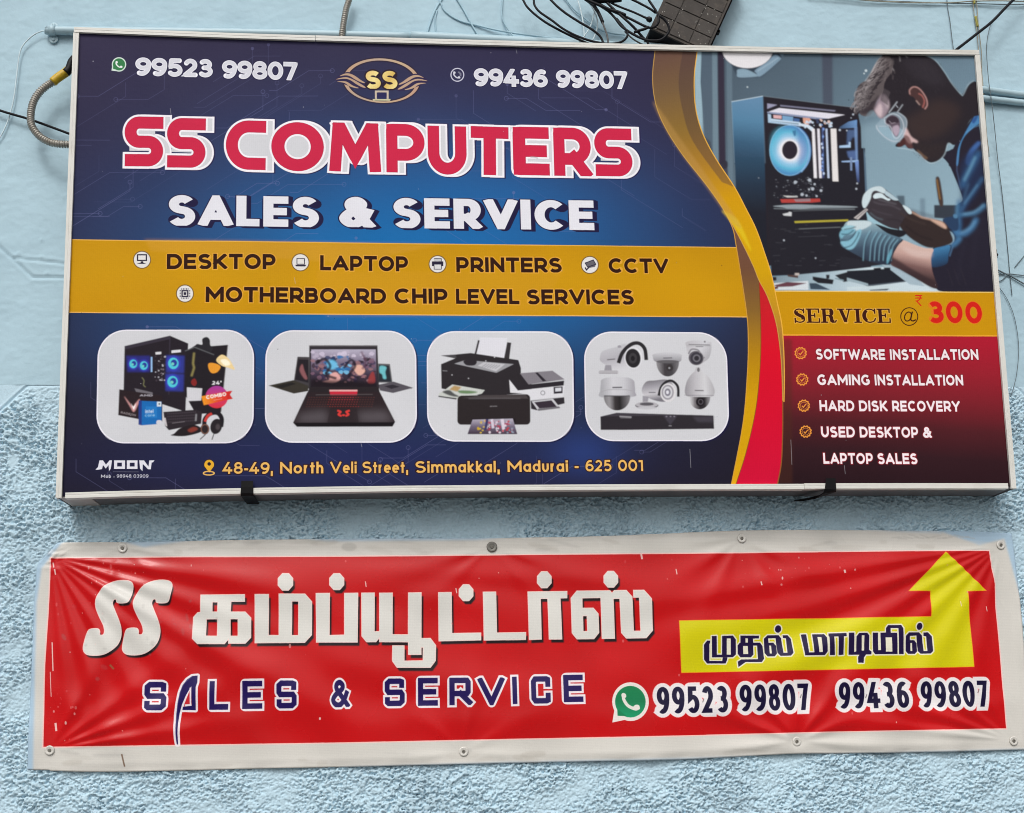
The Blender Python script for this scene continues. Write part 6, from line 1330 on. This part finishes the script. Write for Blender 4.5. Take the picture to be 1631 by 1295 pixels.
# folded corner
q = on_plane(80., 886., BAN_Y); rc = np.hypot(X - q[0], Zc - q[2]); h += band_noise(nv, nu, .0041, .018, .018, .3, 35) * .0022 * np.exp(-(rc / .03) ** 2)
D = S.copy(); D[..., 1] = BAN_Y + .0015 - np.maximum(h, -.0008)
banner = thing('vinyl_banner', tuple(D[nv - 1, nu // 2]), 'long creased red vinyl banner with pale hem screwed to the rough wall below the sign', 'banner')
BM = print_mat('banner_vinyl_print', bc, .26, 0., .00018, 160, spec=.27)
sheet = part('printed_sheet', D.reshape(-1, 3), grid_faces(nu, nv)[:, ::-1], BM, banner, True)
uv_planar(sheet, bc, S.reshape(-1, 3))
if sheet.data.polygons[0].normal.y > 0: sheet.data.flip_normals()
so = sheet.modifiers.new('thickness', 'SOLIDIFY'); so.thickness = .0009; so.offset = -1
for (px_, py_, kind), q in list(zip(SCREWS, sp))[:-1]:
    c = np.array(q); c[1] = BAN_Y - .0005
    r_ = .0118 if kind != 0 else .0138
    w_ = part('washer', *lathe(c, (.0, -1, 0), [(r_, 0), (r_ * .97, .0016), (r_ * .8, .0022), (r_ * .5, .0008), (r_ * .34, .0006)], 22), M[('washer_dull', 'washer', 'washer')[kind]], banner, True)
    part('screw_head', *lathe(c + (0, -.0007, 0), (.05, -1, .04), [(.0044, 0), (.0044, .0012), (.0036, .0026), (.0012, .0026), (.0012, .0014)], 10), M['screw'], w_)
    w_['label'] = ('dull grey washer', 'clear shiny washer', 'clear shiny washer with creases round it')[kind]

# ---------------------------------------------------------------- pipes and conduits
def run(name, label, cat, pts, r, m, ys, ns=10, z=(0, 0, 1.), step=.006, group=None, k=8, rfun=None):
    """a cable or pipe as one thing; pts in zoomed photo pixels, ys = distance from the wall per point"""
    ys = [ys] * len(pts) if np.isscalar(ys) else list(ys)
    ys = np.interp(np.linspace(0, 1, len(pts)), np.linspace(0, 1, len(ys)), ys)
    Q = [on_plane(z[0] + a / z[2], z[1] + b / z[2], -y) for (a, b), y in zip(pts, ys)]
    P, s = resample(sm3(Q, k), step)
    rr = r * (1.3 if m == 'black' else 1.12 if m == 'blue_cable' else 1.) if rfun is None else rfun(s)
    o = mesh_obj(name, *tube(P, rr, ns), M[m], None, True)
    props(o, label, cat, group); return o, P

pipe = thing('conduit_pipe', tuple(on_plane(75., 48., -.013)), 'long pale blue painted pipe running just above the top edge of the box sign', 'pipe')
P = sm3([on_plane(float(a), float(b), -.013) for a, b in ((74, 48.3), (100, 49), (300, 51), (520, 55), (656, 58.4))], 4); part('pipe_length', *tube(P, .0108, 16), M['pipe'], pipe, True)
P = sm3([on_plane(float(a), float(b), -.014) for a, b in ((654, 57.5), (760, 62.5), (923, 70.5), (1100, 79))], 4); part('pipe_length', *tube(P, .0128, 16), M['pipe'], pipe, True)
q = on_plane(84., 48.6, -.013)
part('pipe_saddle', *tube([q + (-.008, 0, 0), q + (0, 0, 0), q + (.008, 0, 0)], .0132, 18), M['pipe'], pipe, True)
for s_ in (1, -1):
    w_ = part('saddle_tab', *lathe(q + (0, .0105, s_ * (.017 if s_ > 0 else .019)), (0, -1, 0), [(.012, 0), (.012, .002), (.010, .0028)], 18), M['pipe'], pipe, True)
    part('tab_screw', *lathe(q + (0, .0075, s_ * .021), (0, -1, 0), [(.0045, 0), (.0045, .002), (.002, .003)], 10), M['pipe'], w_, True)
q = on_plane(93., 54.5, -.004); part('hole_dark_disc', *lathe(q, (0, -1, 0), [(.003, 0), (.003, .002)], 10), M['black'], pipe)  # solid black disc standing in for the dark inside of a hole
run('wall_pipe', 'upper of two pale blue painted pipes at the right edge beside the technician photograph', 'pipe', [(1480, 131), (1566.4, 142.8), (1631, 151.5), (1720, 163.6)], .0092, 'pipe', .0095, 16, group='pipes right of the box sign')
run('wall_pipe', 'lower of two pale blue painted pipes at the right edge beside the technician photograph', 'pipe', [(1480, 147.6), (1566.4, 156.8), (1631, 164), (1720, 173.8)], .0088, 'pipe', .009, 16, group='pipes right of the box sign')

corr = lambda r: (lambda s: r * (1 + .15 * np.sin(2 * np.pi * s / .0062)))
fc, FP = run('flexible_conduit', 'grey ribbed flexible conduit looping out from the left side of the box sign', 'conduit', [(128, 229), (113, 230), (95, 229.5), (78, 226), (62, 216), (50.5, 200), (49, 182), (53, 163), (62, 148), (74, 137), (85, 130)], .0088, 'steel', [.06, .062, .06, .055, .05, .045], 14, step=.0013, k=14, rfun=corr(.0088))
P, s = resample(sm3([on_plane(float(a), float(b), -.052) for a, b in ((84, 131), (92, 124), (106, 114.5), (109, 111))], 6), .004)
t = part('tape_wrap', np.array(tube(P, .0112, 14)[0]) - np.array(fc.location), tube(P, .0112, 14)[1], M['yellow'], fc, True); _ORG[t.name] = tuple(fc.location)
P, s = resample(sm3([on_plane(float(a), float(b), -.056) for a, b in ((105, 116), (110, 110), (113, 100), (118, 92))], 6), .004)
t = part('conduit_end', np.array(tube(P, np.linspace(.0105, .0085, len(P)), 12)[0]) - np.array(fc.location), tube(P, .01, 12)[1], M['black'], fc, True)
run('flexible_conduit', 'short ribbed grey conduit dropping to the top edge of the sign above the oval logo', 'conduit', [(616, -40), (606, 0), (588, 55), (574, 130), (564, 200), (560, 260)], .0078, 'steel', [.03, .028, .024], 14, (400, 0, 3.883), .0013, k=14, rfun=corr(.0078))

# ---------------------------------------------------------------- cables
G = 'black cables tangled above the box sign'
ZB_, ZA_, ZR4, ZC_, Z5_ = (820, 0, 6.796), (650, 0, 5.825), (1211, 0, 3.883), (1400, 0, 7.06), (1540, 380, 3.81)
CT = [
 ('black cable sweeping down from the top, outermost left of the tangle', 'black', .0024, [(60, -60), (90, 0), (130, 70), (210, 150), (330, 240), (470, 320), (600, 385), (720, 440), (810, 478), (900, 520)], [.05, .07, .06]),
 ('black cable in a long shallow loop that turns back up beside the grey tail', 'black', .0024, [(195, -60), (205, 0), (215, 60), (270, 130), (400, 220), (520, 310), (650, 380), (780, 430), (900, 460), (1010, 474), (1120, 465), (1190, 430), (1220, 380), (1210, 330), (1170, 285), (1100, 200)], [.05, .08, .09, .06]),
 ('black cable curving steeply down inside the two long loops', 'black', .0025, [(330, -60), (390, 0), (460, 70), (560, 150), (700, 240), (820, 310), (900, 370), (940, 420), (955, 470), (960, 520)], [.04, .07, .07]),
 ('thick doubled black cable dropping almost straight from the tangle', 'black', .0038, [(740, -40), (780, 0), (845, 50), (895, 120), (930, 190), (950, 240)], [.03, .06]),
 ('grey sleeved tail hanging below the doubled black cable', 'grey_cable', .0026, [(945, 235), (970, 300), (995, 370), (1005, 420), (1012, 470), (1015, 520)], [.06, .06]),
 ('black cable looping right and under the dusty black box', 'black', .0026, [(800, -40), (845, 0), (920, 60), (1010, 120), (1080, 190), (1140, 270), (1200, 320), (1280, 370), (1360, 410), (1450, 438), (1570, 434), (1640, 384), (1670, 325), (1657, 265), (1615, 209), (1560, 170)], [.04, .07, .09, .1]),
 ('black cable running diagonally down to the frame left of the box', 'black', .0027, [(930, -40), (980, 10), (1060, 90), (1140, 160), (1230, 240), (1320, 330), (1390, 410), (1440, 460), (1446, 520)], [.05, .08, .07]),
 ('black cable ending in a round plug at the corner of the dusty box', 'black', .0022, [(990, 0), (1040, 30), (1150, 80), (1280, 130), (1400, 185), (1450, 208)], [.05, .075]),
 ('black cable looping in front of the dusty box corner and back to the top', 'black', .0026, [(820, -30), (900, 30), (1000, 90), (1100, 140), (1220, 190), (1320, 240), (1400, 280), (1470, 302), (1530, 280), (1560, 220), (1540, 140), (1490, 60), (1450, 0), (1420, -60)], [.04, .07, .1, .09]),
 ('black cable coming from the top towards the loop over the dusty box', 'black', .0024, [(1180, -40), (1280, 0), (1380, 50), (1470, 100), (1525, 140)], [.07, .09]),
 ('grey cable sagging to the frame under the tangle', 'grey_cable', .0021, [(1190, 340), (1225, 375), (1290, 430), (1380, 480), (1440, 492)], [.06, .06]),
 ('short black taped cable bridging to the lower corner of the dusty box', 'black', .003, [(1290, 350), (1350, 330), (1420, 308), (1450, 290)], [.08, .09]),
 ('black cable crossing the others just below the top of the picture', 'black', .0032, [(760, -8), (850, 30), (950, 70), (1040, 110), (1120, 130), (1200, 165)], [.06, .075]),
 ('knot of black cable along the top of the picture', 'black', .0055, [(850, -12), (920, 2), (1000, 6), (1080, 2), (1150, -8)], [.06, .06]),
]
plug_at = None
for lab, m_, r_, pts, ys in CT:
    o, P = run('cable', lab, 'cable', pts, r_, m_, ys, 8, ZB_, .006, G)
    if 'round plug' in lab:
        V, F = lathe(P[-1] - np.array(o.location), P[-1] - P[-4], [(.0045, -.006), (.0072, -.002), (.0072, .006), (.004, .009)], 12)
        t = part('plug', np.array(V), F, M['black'], o)
for i, (lab, m_, r_, pts, ys, z) in enumerate([
 ('pale blue painted cable slanting down left of the others to the pipe', 'blue_cable', .0026, [(330, -40), (310, 0), (270, 60), (230, 150), (200, 230), (175, 310), (160, 360)], .004, ZA_),
 ('short pale blue painted cable hanging just right of the slanting one', 'blue_cable', .0022, [(268, 100), (250, 200), (262, 310), (268, 360)], .004, ZA_),
 ('pale blue painted cable running in a long shallow curve along the pipe', 'blue_cable', .0022, [(290, 0), (305, 30), (330, 90), (400, 150), (500, 200), (620, 230), (800, 275), (1000, 310), (1300, 350), (1590, 390), (1700, 400)], [.004, .006, .02], ZA_),
 ('pale blue painted cable running straight down to the right across the curved one', 'blue_cable', .0023, [(430, -50), (460, 0), (520, 100), (580, 210), (660, 345)], .006, ZA_),
 ('pale blue painted cable with dark chipped spots dropping to the sign', 'blue_cable', .002, [(878, -40), (875, 0), (870, 130), (885, 200), (940, 290), (1020, 395)], [.004, .012], ZA_),
 ('pale blue painted cable behind the black tangle sloping right', 'blue_cable', .0019, [(520, -50), (560, 0), (650, 110), (770, 210), (900, 310), (1040, 360), (1190, 378)], .006, ZB_),
 ('whitish cable hanging straight behind the black tangle', 'white_cable', .0022, [(672, -40), (680, 0), (710, 100), (740, 250), (752, 400), (755, 480)], .018, ZB_),
 ('whitish cable bowing right behind the black tangle', 'white_cable', .0022, [(780, 10), (820, 50), (870, 140), (895, 250), (880, 350), (840, 440)], .02, ZB_),
 ('whitish cable slanting left across the other two whitish ones', 'white_cable', .0018, [(862, 130), (820, 280), (745, 400), (700, 450)], .028, ZB_)]):
    run('painted_cable', lab, 'cable', pts, r_, m_, ys, 8, z, .006, 'pale painted cables above the box sign')
run('power_cable', 'black cable coming from the left edge and passing behind the conduit loop', 'cable', [(-40, 160), (0, 176), (50, 191), (113, 214), (135, 222)], .0026, 'black', [.012, .02], 8)
run('thin_cable', 'thin whitish cable hanging from the open end of the pipe on the left', 'cable', [(275, 190), (262, 192), (210, 215), (150, 270), (122, 330), (105, 450), (90, 580), (70, 680), (40, 770), (0, 850), (-40, 900)], .0017, 'white_cable', [.012, .004], 8, (0, 0, 3.883))
run('power_cable', 'thick black cable slanting down to the upper right corner of the box sign', 'cable', [(1660, -130), (1510, 0), (1420, 90), (1270, 245), (1120, 365), (960, 490), (870, 560), (800, 620)], .0031, 'black', [.04, .09], 8, ZC_)
GR = 'thin wires hanging right of the box sign'
for lab, m_, r_, pts, ys, z in [
 ('thin dark wire hanging to the frame left of the thick black cable', 'dark_thin', .0011, [(762, -30), (765, 0), (775, 100), (800, 250), (820, 420), (840, 560), (850, 640)], .005, ZC_),
 ('left wire of the pair with faded tape at the upper right corner', 'tan_thin', .0013, [(1048, -30), (1052, 0), (1070, 150), (1100, 350), (1120, 560), (1140, 700), (1165, 900), (1190, 1200), (1210, 1500), (1235, 1700), (1238, 1765)], .006, ZC_),
 ('right wire of the pair with faded tape at the upper right corner', 'tan_thin', .0013, [(1092, -30), (1095, 0), (1108, 150), (1125, 350), (1150, 560), (1156, 700), (1160, 900), (1185, 1150)], .006, ZC_),
 ('long thin dark wire hanging in front of the two painted pipes on the right', 'dark_thin', .0012, [(1440, 120), (1425, 150), (1400, 280), (1410, 480), (1430, 620), (1450, 800), (1470, 1000), (1490, 1150), (1505, 1282), (1522, 1450), (1543, 1688), (1557, 1825)], [.004, .024, .022, .005, .004, .004], ZR4),
 ('thin pale wire sagging along the very top right of the picture', 'tan_thin', .0018, [(-800, -60), (-300, -10), (0, 14), (400, 30), (800, 30), (1050, 14), (1350, 8), (1631, 16), (1800, 20)], .008, ZC_),
 ('second thin pale wire crossing the first at the very top right', 'dark_thin', .0014, [(-500, -50), (0, 4), (300, 18), (760, 36), (1100, 40), (1400, 50), (1631, 48), (1800, 44)], .006, ZC_),
 ('dark wire ends sloping away right of the yellow price band', 'dark_thin', .0022, [(160, 176), (183, 188), (230, 212), (270, 230), (347, 275), (420, 315)], .006, Z5_),
 ('grey wire running level across the dark wire ends', 'dark_thin', .0015, [(150, 220), (185, 218), (260, 215), (347, 225), (420, 230)], .005, Z5_),
 ('short grey wire curling up below the level one', 'dark_thin', .0013, [(170, 262), (190, 260), (215, 252), (240, 225)], .005, Z5_),
 ('short straight wire rising to the right edge above the level one', 'dark_thin', .0011, [(290, 175), (347, 105), (380, 66)], .004, Z5_),
 ('very thin dark wire bowing outwards beside the red list panel', 'dark_thin', .0009, [(193, 292), (240, 360), (280, 450), (305, 560), (315, 680), (305, 800), (290, 880), (265, 960)], [.005, .005, .012], Z5_)]:
    o, P = run('thin_wire', lab, 'wire', pts, r_, m_, ys, 6, z, .008, GR)
    if lab.startswith('left wire'):
        for a_, b_ in (((1072, -10), (1072, 42)), ((1085, 185), (1108, 300))):
            Q = [on_plane(1400 + a_[0] / 7.06, a_[1] / 7.06, -.007), on_plane(1400 + b_[0] / 7.06, b_[1] / 7.06, -.007)]
            V, F = tube(sm3([Q[0], lerp(Q[0], Q[1], .5), Q[1]], 4), .0034, 8); part('tape_wrap', np.array(V) - np.array(o.location), F, M['olive'], o, True)

# ---------------------------------------------------------------- dusty black box above the sign
BY = .062
f = lambda a, b, y=BY: on_plane(float(a), float(b), -y)
bl_, br_ = f(1037, 44), f(1125, 84); dwn = f(1130, 72) - f(1163.7, 0); dwn = dwn / np.linalg.norm(dwn); rgt = (br_ - bl_) / np.linalg.norm(br_ - bl_)
dwn = dwn - rgt * (dwn @ rgt) * .55; dwn /= np.linalg.norm(dwn)
Wb, Hb = np.linalg.norm(br_ - bl_), .27
fp = lambda a, b, o=0.: bl_ + rgt * a * Wb - dwn * b * Hb + np.array((0, -o, 0))
jb = thing('terminal_box', tuple(bl_ * (1, 0, 1) + (0, -.003, 0)), 'dusty black ribbed box mounted aslant above the sign with cables looping at its corner', 'junction box')
part('body', *prism([fp(0, 0, -.006), fp(1, 0, -.006), fp(1, 1, -.006), fp(0, 1, -.006)], (0, BY - .011, 0)), M['boxdark'], jb)
part('base_flange', *prism([fp(-.03, -.05, -BY + .012), fp(1.03, -.05, -BY + .012), fp(1.03, 1.02, -BY + .012), fp(-.03, 1.02, -BY + .012)], (0, .009, 0)), M['boxdark'], jb)
part('lid', *prism([fp(-.01, -.008, 0), fp(1.01, -.008, 0), fp(1.01, 1.01, 0), fp(-.01, 1.01, 0)], (0, .0062, 0)), M['box'], jb)
for r_ in range(6):
    for c_, (a0, a1) in enumerate(((.035, .3), (.315, .66), (.675, .965))):
        z0, z1 = .02 + r_ * .155, .02 + (r_ + 1) * .155 - .012
        part('lid_rib', *prism([fp(a0, z0, .0028), fp(a1, z0, .0028), fp(a1, z1, .0028), fp(a0, z1, .0028)], (0, .003, 0)), M['box'], jb)
q = fp(1.03, .33, -.03); part('lug', *lathe(q, (0, -1, 0), [(.006, 0), (.006, .012), (.0035, .012), (.0035, .004)], 8), M['boxdark'], jb)
rr_ = random.Random(4)
V, F = [], []
for _ in range(60):
    a, b, s_ = rr_.uniform(.03, .97), rr_.uniform(.0, .5), rr_.uniform(.0004, .0014)
    c = fp(a, b, .0032); n0 = len(V); k = 6
    V += [tuple(c + np.array((s_ * math.cos(t) * rr_.uniform(.6, 1.4), 0, s_ * math.sin(t) * rr_.uniform(.6, 1.4)))) for t in np.linspace(0, 2 * np.pi, k, endpoint=False)] + [tuple(c + (0, -s_ * .5, 0))]
    F += [(n0 + i, n0 + (i + 1) % k, n0 + k) for i in range(k)]
props(part('paint_specks', V, F, M['fleck'], jb), kind='stuff')
